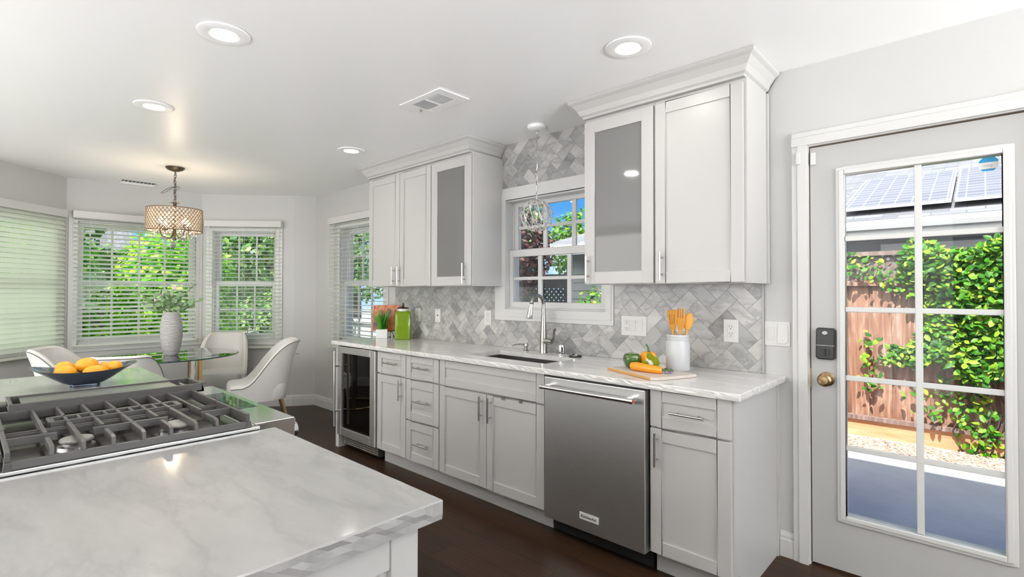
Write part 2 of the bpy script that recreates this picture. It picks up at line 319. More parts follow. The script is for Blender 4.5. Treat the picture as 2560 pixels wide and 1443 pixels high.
aR,lR=seg(Cp,Bp); aC,lC=seg(Dp,Cp); aL,lL=seg(Ep,Dp)
WR=(.13,.83,.79,2.02); WC=(.085,1.115,.79,2.02); WL=(.19,.92,.79,2.02)
aF,lF=seg(Bp,(-5.78,WY)); wall('wall_far',Bp,aF,0,lF)
wall('wall_bay_right',Cp,aR,0,lR,[WR]); wall('wall_bay_center',Dp,aC,0,lC,[WC]); wall('wall_bay_left',Ep,aL,0,lL,[WL])
wall('wall_dining',(-5.88,RY),PI/2,0,-.10-RY)
# unseen opening added in the rear wall to let sun and sky light in
wall('wall_rear',(0,RY),PI,-RX-.1,5.9,[(.3,5.6,-.1,2.32)])
wall('wall_right',(RX,0),-PI/2,-WY-.1,-RY,[(-2.6,.2,.6,2.1)])
b=MB().box(-7.0,RX+.3,RY-.3,3.0,-.05,0); b.build('floor','dark_floor',kind='structure')
b=MB().box(-7.15,RX+.4,RY-.5,3.5,CZ,CZ+.3); b.build('ceiling','ceiling_paint',kind='structure')
for nm,(o,rz,a,c) in {'added_window_6':((RX,0),-PI/2,-2.6,.2)}.items():  # unseen side window, added to go with the fill lamp
    r=empty(nm,(o[0],o[1],0),rz,kind='structure'); f=MB()
    for p,q,u,v in ((a-.08,c+.08,2.1,2.18),(a-.08,c+.08,.52,.6),(a-.08,a,.6,2.1),(c,c+.08,.6,2.1),((a+c)/2-.025,(a+c)/2+.025,.6,2.1)): f.box(p,q,-.018,.05,u,v)
    f.build('window_frame','trim_white',r,local=True); MB().box(a,c,.06,.064,.6,2.1).build('pane','window_glass',r,local=True)
# baseboards
def base(name,P,Q,s0=0,s1=None):
    a,l=seg(P,Q); s1=l if s1 is None else s1
    b=MB().prism([(0,0),(-.014,0),(-.014,.085),(-.010,.090),(-.010,.105),(-.006,.118),(-.003,.125),(0,.125)],'x',s0,s1)
    b.xf(Matrix.Translation((P[0],P[1],0))@Matrix.Rotation(a,4,'Z')).build(name,'trim_white',kind='structure')
base('baseboard_kitchen',(-5.78,WY),(-4.0,WY),0,1.68); base('baseboard_far',Bp,(-5.78,WY)); base('baseboard_bay_right',Cp,Bp); base('baseboard_bay_center',Dp,Cp); base('baseboard_bay_left',Ep,Dp)
base('baseboard_right',(-.77,WY),(-.705,WY)); base('baseboard_door',(.30,WY),(RX,WY))
# windows -----------------------------------------------------------
def window(name,o,rz,op,glass,cols,zs,casing=.075,left_extra=0,mt=.018,low_y=.03,up_y=.075,picture=False):
    """op = opening, glass=(g0,g1), zs = (bottom, meeting low, meeting high, top) of the glass."""
    r=empty(name,(o[0],o[1],0),rz,kind='structure'); s0,s1,z0,z1=op; g0,g1=glass
    f=MB()
    for k,(w,y0) in enumerate(((casing,-.016),(casing*.55,-.022))):
        f.box(s0-w,s0,y0,0,z0-w,z1+w); f.box(s1,s1+w,y0,0,z0-w,z1+w); f.box(s0,s1,y0,0,z1,z1+w); f.box(s0,s1,y0,0,z0-w,z0)
    f.build('casing','trim_white',r,local=True,bevel=.004)
    j=MB().box(s0,s0+.012,0,T,z0,z1).box(s1-.012,s1,0,T,z0,z1).box(s0,s1,0,T,z1-.012,z1).box(s0,s1,0,T,z0,z0+.015)
    j.box(s0+.012,s0+.03,low_y+.034,up_y-.002,z0,z1).box(s1-.03,s1-.012,low_y+.034,up_y-.002,z0,z1); j.build('jamb','trim_white',r,local=True)
    if picture: parts=[('sash',low_y,zs[0],zs[-1],4,z0+.012,z1-.012)]
    else: parts=[('upper_sash',up_y,zs[2],zs[3],2,zs[1]+.005,z1-.012),('lower_sash',low_y,zs[0],zs[1],2,z0+.012,zs[2]-.004)]
    for nm,y,za,zb,rows,fz0,fz1 in parts:
        b=MB(); y1=y+.034
        b.box(s0+.012,g0,y,y1,fz0,fz1).box(g1,s1-.012,y,y1,fz0,fz1).box(g0,g1,y,y1,fz0,za).box(g0,g1,y,y1,zb,fz1)
        sa=b.build(nm,'trim_white',r,local=True,bevel=.003)
        mu=MB()
        for i in range(1,cols): x=g0+(g1-g0)*i/cols; mu.box(x-mt/2,x+mt/2,y+.004,y+.022,za,zb)
        for i in range(1,rows): z=za+(zb-za)*i/rows; mu.box(g0,g1,y+.005,y+.021,z-mt/2,z+mt/2)
        mu.build('muntin','trim_white',sa,local=True,bevel=.003); MB().box(g0-.005,g1+.005,y+.023,y+.027,za-.005,zb+.005).build('pane','window_glass',sa,local=True)
    return r
window('window_2',(0,WY),0,KLEFT,(-5.125,-4.385),3,(.845,1.385,1.446,1.965),.07)
window('window_3',Cp,aR,WR,(.180,.777),3,(.845,1.385,1.446,1.97),.075)
window('window_4',Dp,aC,WC,(.135,1.064),4,(.845,1.97),.07,picture=True)
window('window_5',Ep,aL,WL,(.255,.868),3,(.845,1.385,1.446,1.95),.07)
# kitchen sink window
r=empty('window_1',(0,WY,0),0,kind='structure'); f=MB(); s0,s1,z0,z1=SINKWIN
for d,y0 in ((0,-.016),(.03,-.022)):
    f.box(-2.79+d,s0+.016-d*.1,y0,0,1.109+d,1.364); f.box(-2.749+d*.25,s0+.016-d*.1,y0,0,1.364-d*.05,2.109-d); f.box(s1,-1.733-d*.5,y0,0,1.109+d,2.109-d); f.box(s0+.016-d*.1,s1,y0,0,z1,2.109-d); f.box(s0+.016-d*.1,s1,y0,0,1.109+d,z0)
f.build('casing','trim_white',r,local=True,fixn=False)
MB().box(s0,s0+.012,0,T,z0,z1).box(s1-.012,s1,0,T,z0,z1).box(s0,s1,0,T,z1-.012,z1).box(s0,s1,0,T,z0,z0+.012).box(s0+.012,s0+.022,.070,.074,z0,z1).build('jamb','trim_white',r,local=True)
for nm,y,za,zb,zm,fz0,fz1 in (('upper_sash',.076,1.648,1.972,1.811,1.595,2.008),('lower_sash',.030,1.248,1.588,1.424,1.207,1.640)):
    y1=y+.034; a,b_=(-2.630,-1.850) if nm[0]=='u' else (-2.645,-1.852)
    sa=MB().box(s0+.012,a,y,y1,fz0,fz1).box(b_,s1-.012,y,y1,fz0,fz1).box(a,b_,y,y1,fz0,za).box(a,b_,y,y1,zb,fz1).build(nm,'trim_white',r,local=True,bevel=.003)
    mu=MB()
    for i in (1,2): x=a+(b_-a)*i/3; mu.box(x-.018,x+.018,y+.004,y+.022,za,zb)
    mu.box(a,b_,y+.005,y+.021,zm-.012,zm+.012); mu.build('muntin','trim_white',sa,local=True,bevel=.003)
    MB().box(a-.005,b_+.005,y+.023,y+.027,za-.005,zb+.005).build('pane','window_glass',sa,local=True)
# blinds -------------------------------------------------------------
def blind(o,rz,s0,s1,ztop,zbot,y,tilt,label,pitch=.0435,wand=None,vdepth=.055):
    r=empty('window_blind',(o[0],o[1],0),rz,label,'window blind','white wooden window blinds')
    MB().box(s0-.006,s1+.006,y-.030,y-.022,ztop-.072,ztop).box(s0-.006,s0,y-.022,y+.028,ztop-.072,ztop).box(s1,s1+.006,y-.022,y+.028,ztop-.072,ztop).build('valance','trim_white',r,local=True,bevel=.003)
    MB().box(s0+.01,s1-.01,y-.018,y+.026,ztop-.05,ztop-.005).build('headrail','trim_white',r,local=True)
    b=MB(); z=ztop-.085; n=int((z-zbot-.02)/pitch); c,s_=math.cos(tilt),math.sin(tilt)
    for i in range(n):
        zc=z-i*pitch
        M=Matrix.Translation((0,y,zc))@Matrix.Rotation(tilt,4,'X'); b.box(s0+.004,s1-.004,-.025,.025,-.0014,.0014,M)
    b.build('slats','blind_white',r,local=True,fixn=False)
    MB().box(s0+.002,s1-.002,y-.026,y+.026,zbot-.008,zbot+.012).build('bottom_rail','blind_white',r,local=True,bevel=.004)
    k=MB()
    for q in (.12,.5,.88):
        x=s0+(s1-s0)*q
        for yy in (-.027,.027): k.tube([(x,y+yy*max(c,.6),ztop-.08),(x,y+yy*max(c,.6),zbot)],.0011,5)
    k.build('ladder_cord','blind_white',r,local=True)
    if wand is not None: MB().cyl((s0+wand,y-.045,ztop-.07),(s0+wand,y-.045,ztop-.75),.004,8).build('tilt_wand','plate_white',r,local=True)
    return r
blind(Cp,aR,.065,.90,2.137,.685,-.045,math.radians(8),'white blind at the right bay window behind the backrest of a pale chair',wand=.06)
blind(Dp,aC,.050,1.12,2.120,.785,-.045,math.radians(20),'white blind over the wide middle bay window behind the chandelier')
blind(Ep,aL,.10,.995,2.110,.735,-.045,math.radians(56),'mostly closed white blind at the left edge of the photo, last on the bay')
blind((0,WY),0,-5.35,-4.27,2.140,.72,-.045,math.radians(4),'white blind with nearly level slats beside the wall cabinets, above the end of the counter',pitch=.0435,wand=.05)
# ------------------------------------------------------------------ glazed door
MB().prism([(-.662,0),(-.636,0),(-.636,2.038),(.200,2.038),(.200,0),(.226,0),(.226,2.06),(-.662,2.06)],'y',WY-.002,WY+T+.02).build('trim_1','trim_white',kind='structure')
prf=[(0,0),(.024,0),(.024,.040),(.018,.046),(.018,.066),(0,.066)]
t=MB().prism([(WY-d,2.042+q) for d,q in prf],'x',-.706,.270)
for xa,sg in ((-.640,-1),(.204,1)): t.prism([(xa+sg*q,WY-d) for d,q in prf],'z',0,2.0415)
t.build('trim_2','trim_white',kind='structure')
MB().box(-.70,.26,WY+.02,WY+.30,-.10,-.012).build('trim_3','antique_brass',kind='structure')
D=empty('door_1',(-.636,WY,0),0,kind='structure')
gx0,gx1,gz0,gz1=-.489,.052,.276,1.879; dy=WY+.010
b=MB()
for a,c,p,q in cells(-.631,.196,.012,2.030,[(gx0,gx1,gz0,gz1)]): b.box(a,c,dy,dy+.044,p,q)
b.build('door_slab','door_white',D)
b=MB()
for k,(w,y) in enumerate(((.034,.010),(.022,.016),(.010,.010))):
    b.box(gx0-w,gx0,dy-y,dy,gz0-w,gz1+w).box(gx1,gx1+w,dy-y,dy,gz0-w,gz1+w).box(gx0,gx1,dy-y,dy,gz1,gz1+w).box(gx0,gx1,dy-y,dy,gz0-w,gz0)
b.build('glass_molding','trim_white',D,bevel=.004)
b=MB(); xm=-.216
b.box(xm-.013,xm+.013,dy-.006,dy+.012,gz0,gz1)
for z in (.592,.920,1.241,1.574): b.box(gx0,gx1,dy-.005,dy+.010,z-.012,z+.012)
b.build('muntin','trim_white',D,bevel=.003)
MB().box(gx0-.004,gx1+.004,dy+.016,dy+.024,gz0-.004,gz1+.004).build('pane','window_glass',D)
MB().box(-.636,.200,dy+.003,dy+.040,2.0302,2.0378).box(-.6358,-.6312,dy+.003,dy+.040,.012,2.0302).build('gap_shade_strip','bronze_dark',D)  # dark strips put in the door gap to paint its shade line
L=MB().prism([(-.600,1.000),(-.534,1.000),(-.528,1.010),(-.526,1.140),(-.534,1.150),(-.600,1.152),(-.606,1.142),(-.608,1.010)],'y',dy-.026,dy).build('keypad_lock','black_plastic',D,bevel=.006,label='black electronic deadbolt with a thumb turn')
MB().box(-.606,-.528,dy-.0268,dy-.0262,1.066,1.069).build('lock_seam','chrome',L)
MB().cyl((-.568,dy-.026,1.035),(-.568,dy-.032,1.035),.019,24).build('turn_plate','black_plastic',L)
MB().box(-.572,-.564,dy-.044,dy-.032,1.018,1.052,).build('thumb_turn','black_plastic',L,bevel=.002)
bz=MB(); bz.lathe([(.0095,-.0005),(.0095,.0005)],n=24,sx=1.15,sy=.85); bz.xf(Matrix.Translation((-.568,dy-.0265,1.128))@FY); bz.build('lock_emblem','plate_white',L)
text('Yale','emblem_lettering',.008,'lettering_dark',L,place(-.568,dy-.0275,1.128))
K=MB(); K.lathe([(.034,0),(.034,.005),(.026,.010),(.013,.012),(.012,.030),(.020,.036),(.029,.046),(.030,.056),(.024,.063),(.019,.0645),(.017,.062),(.001,.063)],n=32); K.xf(place(-.566,dy,.905)); K.build('door_knob','antique_brass',D,smooth=True)
MB().box(-.6365,-.6315,dy-.004,dy+.03,.86,.95).build('strike_plate','warm_brass',D)
MB().box(-.628,-.606,dy-.012,dy,1.945,2.005).build('contact_magnet','plate_white',D,bevel=.002)
s=MB().box(-.684,-.664,WY-.036,WY-.0242,1.950,2.010).build('contact_sensor','plate_white',bevel=.003); tag(s,'small white contact sensor stuck high on the left casing of the glazed door','sensor')
# sign on the glass
r=empty('alarm_sticker',(.009,dy+.010,1.84),0,'blue and white octagonal security sticker in the top right door pane','sticker')
oc=[(-.028,.016),(-.016,.028),(.018,.030),(.030,.016),(.030,-.012),(.016,-.027),(-.016,-.027),(-.028,-.012)]
MB().prism([(x+.009,z+1.845) for x,z in oc],'y',dy+.012,dy+.015).build('sticker_back','ring_blue',r)
MB().prism([(-.019,1.826),(.037,1.826),(.039,1.836),(.039,1.850),(.036,1.853),(-.018,1.853),(-.021,1.850),(-.021,1.836)],'y',dy+.0085,dy+.012).build('sticker_band','plate_white',r)
text('ring','sticker_lettering',.017,'lettering_gray',r,place(.009,dy+.0080,1.840))
# ------------------------------------------------------------------ cabinets
F=2.19            # front plane of the doors
def shaker(name,x0,x1,z0,z1,y,parent,rail=.058,glass=None,th=.019):
    b=MB(); r=min(rail,(z1-z0)*.30)
    b.box(x0,x0+rail,y,y+th,z0,z1).box(x1-rail,x1,y,y+th,z0,z1).box(x0+rail,x1-rail,y,y+th,z0,z0+r).box(x0+rail,x1-rail,y,y+th,z1-r,z1)
    if not glass: b.box(x0+rail-.002,x1-rail+.002,y+.008,y+th-.002,z0+r-.002,z1-r+.002)
    d=b.build(name,'cabinet_white',parent,bevel=.0018)
    if glass: MB().box(x0+rail-.003,x1-rail+.003,y+.008,y+.012,z0+r-.003,z1-r+.003).build('glass_pane','cabinet_glass',d)
    return d
def pull(p,a,b_,y,so=.030,r=.0055,mtl='nickel'):
    """bar pull from a=(x,z) to b=(x,z) standing off the plane y"""
    a=Vector((a[0],y-so,a[1])); c=Vector((b_[0],y-so,b_[1])); d=(c-a); m=MB().cyl(a,c,r,12)
    for t in (.2,.8): q=a+d*t; m.cyl(q,(q.x,y+.001,q.z),r*.8,10)
    return m.build('handle',mtl,p,smooth=True)
def carcass(parent,x0,x1,y0,y1,z0,z1,toe=True,open_front=False):
    b=MB()
    if open_front:
        t=.016; b.box(x0,x0+t,y0,y1,z0,z1).box(x1-t,x1,y0,y1,z0,z1).box(x0+t,x1-t,y0,y1,z0,z0+t).box(x0+t,x1-t,y0,y1,z1-t,z1).box(x0+t,x1-t,y1-t,y1,z0+t,z1-t)
    else: b.box(x0,x1,y0,y1,z0,z1)
    if toe: b.box(x0,x1,2.265,y1,0,z0)
    return b.build('carcass','cabinet_white',parent)
BY=F+.020
def base_cab(name,x0,x1,label,group=None):
    r=empty(name,((x0+x1)/2,2.5,0),0,label,'cabinet','base cabinets under the counter'); return r
r=base_cab('base_cabinet',-3.465,-3.086,'narrow white base cabinet with one drawer over one door, right of the wine cooler')
carcass(r,-3.465,-3.086,BY,WY-.004,.115,.868)
d=shaker('drawer',-3.460,-3.090,.703,.862,F,r); pull(d,(-3.347,.788),(-3.174,.788),F)
d=shaker('door',-3.460,-3.090,.117,.692,F,r); pull(d,(-3.139,.678),(-3.139,.531),F)
r=base_cab('base_cabinet',-3.086,-2.7065,'narrow white base cabinet with a stack of three drawers')
carcass(r,-3.085,-2.7075,BY,WY-.004,.115,.868)
for za,zb,zh in ((.703,.862,.788),(.406,.692,.552),(.117,.396,.252)):
    d=shaker('drawer',-3.082,-2.712,za,zb,F,r); pull(d,(-2.966,zh),(-2.800,zh),F)
r=base_cab('sink_cabinet',-2.7065,-1.79,'wide white double-door base cabinet under the sink with a long false drawer front')
b=MB().box(-2.7065,-2.690,BY,WY-.004,.115,.868).box(-1.803,-1.787,BY,WY-.004,.115,.868).box(-2.690,-1.803,BY,WY-.004,.115,.135).box(-2.690,-1.803,BY,BY+.02,.135,.868).box(-2.7065,-1.787,2.265,2.285,0,.115)
b.build('carcass','cabinet_white',r)
shaker('drawer_front',-2.701,-1.793,.703,.866,F,r)
d=shaker('door',-2.701,-2.2525,.117,.692,F,r); pull(d,(-2.287,.679),(-2.287,.531),F)
d=shaker('door',-2.2475,-1.793,.117,.692,F,r); pull(d,(-2.208,.680),(-2.208,.530),F)
for x in (-2.105,-1.965): MB().box(x-.012,x+.012,F-.006,F+.004,.682,.698).build('over_door_hook','nickel',d)
r=base_cab('base_cabinet',-1.16,-.78,'white base cabinet with one drawer and one door at the right end of the counter')
carcass(r,-1.160,-.800,BY,WY-.004,.115,.868)
d=shaker('drawer',-1.155,-.787,.700,.866,F,r); pull(d,(-1.047,.777),(-.893,.777),F)
d=shaker('door',-1.155,-.787,.117,.690,F,r); pull(d,(-1.118,.674),(-1.118,.521),F)
b=MB().box(-.799,-.780,BY-.001,WY-.03,.0,.868).box(-.799,-.772,WY-.03,WY,0,.868).box(-.799,-.780,BY,2.265,0,.115); b.build('end_panel','cabinet_white',r)
# wine cooler
r=empty('wine_cooler',(-3.76,2.5,0),0,'stainless steel wine cooler with a dark glass door at the left end of the counter','wine cooler')
t=MB().box(-4.045,-4.03,BY+.02,WY,.03,.865).box(-3.49,-3.475,BY+.02,WY,.03,.865).box(-4.03,-3.49,WY-.02,WY,.03,.865).box(-4.03,-3.49,BY+.02,WY-.02,.84,.865).box(-4.03,-3.49,BY+.02,WY-.02,.03,.13); t.build('case','black_plastic',r)
b=MB(); gx=(-3.985,-3.540); gz=(.183,.808)
b.box(-4.045,gx[0],F-.018,BY+.018,.118,.862).box(gx[1],-3.470,F-.018,BY+.018,.118,.862).box(gx[0],gx[1],F-.018,BY+.018,.118,gz[0]).box(gx[0],gx[1],F-.018,BY+.018,gz[1],.862)
d=b.build('door','brushed_steel',r,bevel=.002); MB().box(gx[0]-.002,gx[1]+.002,F-.006,F-.001,gz[0]-.002,gz[1]+.002).build('glass_pane','cooler_glass',d)
pull(d,(-4.000,.825),(-4.000,.200),F-.018,so=.050,r=.0085,mtl='polished_steel')
for i,z in enumerate((.255,.345,.435,.525)): 
    k=MB()
    for q in range(8): k.cyl((-4.02+.072*q,BY+.10,z),(-4.02+.072*q,WY-.08,z),.003,6)
    k.box(-4.028,-3.492,BY+.03,BY+.045,z-.012,z+.014); k.build('wire_shelf','polished_steel',r)
MB().box(-4.028,-3.492,BY+.03,BY+.06,.60,.640).build('control_panel','black_glass',r)
for x in (-3.745,-3.722): text('46','display_digits',.020,'display_blue',r,place(x,BY+.028,.620),label=None)
g=MB().box(-4.035,-3.500,BY+.018,BY+.03,.028,.112)
for i in range(5):
    for j in range(17):
        x=-4.022+j*.0305; g.box(x,x+.004,BY+.012,BY+.018,.035,.105)
    z=.036+.0165*i; g.box(-4.035,-3.500,BY+.012,BY+.0185,z-.003,z+.003)
g.build('toe_grille','nickel',r); MB().box(-4.033,-3.502,BY+.0184,BY+.0188,.03,.11).build('grille_recess','slot_dark',r)
MB().box(-3.77,-3.74,BY+.008,BY+.013,.085,.11).build('grille_lock','black_plastic',r)
p=MB().box(-4.100,-4.052,F,WY-.03,.0,.872).build('end_panel','cabinet_white',bevel=.002); tag(p,'plain white end panel closing the counter left of the wine cooler','panel')
# dishwasher
r=empty('dishwasher',(-1.475,2.5,0),0,'stainless steel dishwasher with a long bar handle and a nameplate','dishwasher')
DF=2.163
MB().box(-1.775,-1.172,BY+.03,WY-.05,.10,.866).build('tub','black_plastic',r)
d=MB().box(-1.770,-1.168,DF,BY+.02,.103,.862).build('door','brushed_steel',r,bevel=.004,segs=3)
MB().box(-1.777,-1.166,DF+.03,BY+.025,.8625,.872).build('control_edge','black_plastic',r)
MB().box(-1.775,-1.172,2.255,2.275,.008,.10).build('toe_plate','black_plastic',r)
h=MB().cyl((-1.738,DF-.052,.815),(-1.212,DF-.052,.815),.0115,20); h.build('handle','polished_steel',d,smooth=True)
for x in (-1.722,-1.228): MB().box(x-.014,x+.014,DF-.052,DF+.001,.803,.827).build('handle_bracket','polished_steel',d,bevel=.004)
for x,q in ((-1.738,-1),(-1.212,1)):
    MB().cyl((x,DF-.052,.815),(x+q*.014,DF-.052,.815),.0135,20).build('handle_cap','chrome',d,smooth=True); MB().cyl((x+q*.0142,DF-.052,.815),(x+q*.0152,DF-.052,.815),.008,16).build('cap_medallion','book_red',d)
n=MB().box(-1.535,-1.421,DF-.004,DF,.164,.198).build('nameplate','plate_white',d,bevel=.001)
text('KitchenAid','nameplate_lettering',.0205,'lettering_dark',n,place(-1.478,DF-.0045,.181))
# counter slabs
def slab(name,x0,x1,y0,y1,z0,z1,holes=(),mtl='counter_marble',parent=None,jit=.0022,amp=1.0):
    b=MB(); b.cur=.5; e=.004
    for a,c,p,q in cells(x0+e,x1-e,y0+e,y1-e,list(holes)):
        b.add([(a,p,z1),(c,p,z1),(c,q,z1),(a,q,z1)],[(0,1,2,3)]); b.add([(a,p,z0),(c,p,z0),(c,q,z0),(a,q,z0)],[(3,2,1,0)])
    def side(P,Q,nrm):
        P=Vector(P);Q=Vector(Q); L=(Q-P).length; k=max(2,int(L/.022)); zz=[z1,z1-.003,z1-(z1-z0)*.38,z1-(z1-z0)*.7,z0]; off=[-e,0,0,0,-e*.6]
        vs=[]
        for i in range(k+1):
            t=i/k; base=P.lerp(Q,t); 
            for j,z in enumerate(zz):
                w=0 if j in (0,4) or i in (0,k) else random.uniform(-jit,jit*.5)
                # keep ends closed at the corners
                pt=base+Vector(nrm)*(off[j]+w); vs.append((pt.x,pt.y,z))
        fs=[(i*5+j,(i+1)*5+j,(i+1)*5+j+1,i*5+j+1) for i in range(k) for j in range(4)]; b.add(vs,fs)
    side((x0+e,y0,0),(x1-e,y0,0),(0,-1,0)); side((x0+e,y1,0),(x1-e,y1,0),(0,1,0)); side((x0,y0+e,0),(x0,y1-e,0),(-1,0,0)); side((x1,y0+e,0),(x1,y1-e,0),(1,0,0))
    for cx,cy,sx,sy in ((x0,y0,1,1),(x1,y0,-1,1),(x0,y1,1,-1),(x1,y1,-1,-1)):
        zz=[z1,z1-.003,z0+.001,z0]; 
        A=[(cx+sx*e,cy+(e*sy if j in(0,3) else 0),z) for j,z in enumerate(zz)]; B2=[(cx+(sx*e if j in(0,3) else 0),cy+sy*e,z) for j,z in enumerate(zz)]
        b.add(A+B2,[(i,i+1,5+i,4+i) for i in range(3)])
    for hx0,hx1,hy0,hy1 in holes:
        for P,Q in (((hx0,hy0),(hx1,hy0)),((hx1,hy0),(hx1,hy1)),((hx1,hy1),(hx0,hy1)),((hx0,hy1),(hx0,hy0))): b.add([(*P,z0),(*Q,z0),(*Q,z1),(*P,z1)],[(0,1,2,3)])
    o=b.build(name,mtl,parent,fixn=False)
    return o
SK=(-2.575,-1.895,2.325,2.640)
o=slab('countertop',-4.142,-.740,2.165,WY,.872,.902,[SK]); tag(o,'long white and grey marble countertop along the window wall holding the sink','countertop')
r=empty('kitchen_sink',(-2.235,2.48,.65),0,'stainless steel undermount sink sunk into the marble counter','sink')
b=MB(); a=(SK[0]-.012,SK[1]+.012,SK[2]-.012,SK[3]+.012); zb=.655
b.box(a[0]-.012,a[0],a[2]-.012,a[3]+.012,zb,.8715).box(a[1],a[1]+.012,a[2]-.012,a[3]+.012,zb,.8715).box(a[0],a[1],a[2]-.012,a[2],zb,.8715).box(a[0],a[1],a[3],a[3]+.012,zb,.8715).box(a[0]-.012,a[1]+.012,a[2]-.012,a[3]+.012,zb-.004,zb)
b.build('basin','sink_steel',r); MB().lathe([(.045,0),(.045,.003),(.030,.004),(.028,.001),(.001,.001)],(-2.235,2.48,zb),24).build('drain','chrome',r,smooth=True)
# faucet
fx,fy=-2.245,2.735
r=empty('kitchen_faucet',(fx,fy,.902),0,'brushed metal gooseneck faucet standing behind the sink','faucet')
MB().lathe([(.028,0),(.028,.004),(.0265,.008),(.0265,.07),(.0235,.12),(.0185,.20),(.0145,.27),(.0128,.31),(.001,.31)],(fx,fy,.902),28).build('body','faucet_steel',r,smooth=True)
P=[(fx,fy,1.19),(fx,fy,1.22)]
for i in range(15):
    q=PI*i/14*.95; P.append((fx,fy-.064*(1-math.cos(q)),1.236+.062*math.sin(q)))
MB().tube(P,[.0126]*2+[.0125]*15,20).build('spout','faucet_steel',r,smooth=True)
e0=Vector(P[-1]); dn=Vector((-.10,-.10,-.98)).normalized()
MB().tube([e0-dn*.003,e0+dn*.004],.0138,20).build('seam_ring','black_plastic',r)
MB().tube([e0+dn*.004,e0+dn*.03,e0+dn*.06,e0+dn*.095,e0+dn*.102],[.0125,.0145,.0180,.0215,.0200],24).build('spray_head','chrome',r,smooth=True)
MB().tube([e0+dn*.1015,e0+dn*.1035],[.018,.017],24).build('spray_face','black_plastic',r)
hb=(fx+.028,fy-.004,.985)
l=MB().tube([(fx+.01,fy,.985),(fx+.065,fy-.012,.985),(fx+.082,fy-.015,.987)],[.021,.021,.019],20).build('valve_housing','chrome',r,smooth=True)
MB().tube([(fx+.078,fy-.014,.975),(fx+.094,fy-.018,.995),(fx+.102,fy-.020,1.02),(fx+.108,fy-.022,1.05),(fx+.119,fy-.024,1.075)],[.013,.013,.0095,.0085,.0095],14,flat=.7).build('lever','faucet_steel',r,smooth=True)
r=empty('soap_dispenser',(-2.405,2.735,.902),0,'small metal soap dispenser with a spout left of the faucet','soap dispenser')
MB().lathe([(.022,0),(.022,.004),(.013,.008),(.0125,.028),(.016,.032),(.016,.050),(.014,.054),(.001,.055)],(-2.405,2.735,.902),20).build('pump','faucet_steel',r,smooth=True)
MB().tube([(-2.405,2.735,.948),(-2.44,2.70,.951),(-2.475,2.668,.943)],[.0065,.005,.003],10).build('spout','faucet_steel',r,smooth=True)
r=empty('air_gap',(-2.090,2.735,.902),0,'chrome cylinder air gap cap right of the faucet','air gap')
MB().lathe([(.024,0),(.024,.004),(.0215,.006),(.0215,.060),(.020,.066),(.012,.068),(.001,.068)],(-2.09,2.735,.902),24).build('cap','chrome',r,smooth=True)
MB().box(-2.074,-2.067,2.712,2.722,.925,.955).build('slot','slot_dark',r); MB().lathe([(.026,0),(.026,.003),(.001,.003)],(-2.09,2.735,.9022),24).build('gasket','plate_white',r)
r=empty('sink_stopper',(-1.952,2.70,.902),0,'black rubber sink stopper with a metal button right of the air gap','sink stopper')
MB().lathe([(.040,.004),(.043,.008),(.041,.014),(.030,.016),(.001,.016)],(-1.952,2.70,.898),28).build('rim','black_plastic',r,smooth=True)
MB().lathe([(.020,0),(.020,.012),(.018,.014),(.001,.014)],(-1.952,2.70,.912),20).build('button','chrome',r,smooth=True)
# herringbone backsplash
def clip(poly,x0,x1,z0,z1):
    for ax,v,sg in ((0,x0,1),(0,x1,-1),(1,z0,1),(1,z1,-1)):
        o=[]
        for i in range(len(poly)):
            p,q=poly[i-1],poly[i]; ip=(p[ax]-v)*sg>=0; iq=(q[ax]-v)*sg>=0
            if ip!=iq: t=(v-p[ax])/(q[ax]-p[ax]); o.append((p[0]+(q[0]-p[0])*t,p[1]+(q[1]-p[1])*t))
            if iq: o.append(q)
        poly=o
        if len(poly)<3: return []
    return poly
r=empty('tile_backsplash',(-2.5,WY,.902),0,'white and grey marble herringbone tile backsplash on the window wall','backsplash')
r2=empty('tile_backsplash',(-2.24,WY,2.11),0,'strip of marble herringbone tile between the sink window and the ceiling','backsplash')
w=.0745; ax_=(-1.082,1.175); s2=math.sqrt(.5); gp=.0011; B4=[MB(),MB(),MB(),MB()]
regs=[(-4.140,-2.792,.903,1.372),(-2.792,-1.731,.903,1.107),(-1.731,-.849,.903,1.372),(-2.752,-1.728,2.111,CZ)]
def P2(u,v): return (ax_[0]+(u-v)*w*s2,ax_[1]+(u+v)*w*s2)
for i in range(-60,60):
    for j in range(-60,60):
        k=(i-j)%4
        if k==0: q=(i+gp/w,i+2-gp/w,j+gp/w,j+1-gp/w)
        elif k==3: q=(i+gp/w,i+1-gp/w,j+gp/w,j+2-gp/w)
        else: continue
        poly=[P2(q[0],q[2]),P2(q[1],q[2]),P2(q[1],q[3]),P2(q[0],q[3])]
        rv=random.random()
        for R_,b in zip(regs,(B4[0],B4[0],B4[0],B4[1])):
            c=clip(poly,*R_)
            if len(c)>=3: b.cur=rv; b.prism(c,'y',WY-.0085,WY-.002)
B4[0].build('tiles','tile_marble',r); B4[1].build('tiles','tile_marble',r2)
for R_,g in zip(regs,(B4[2],B4[2],B4[2],B4[3])): g.box(R_[0],R_[1],WY-.0075,WY-.0005,R_[2],R_[3])
B4[2].build('grout','grout',r); B4[3].build('grout','grout',r2)
MB().box(-.849,-.840,WY-.014,WY-.001,.903,1.366).build('edge_trim','trim_gray',r)
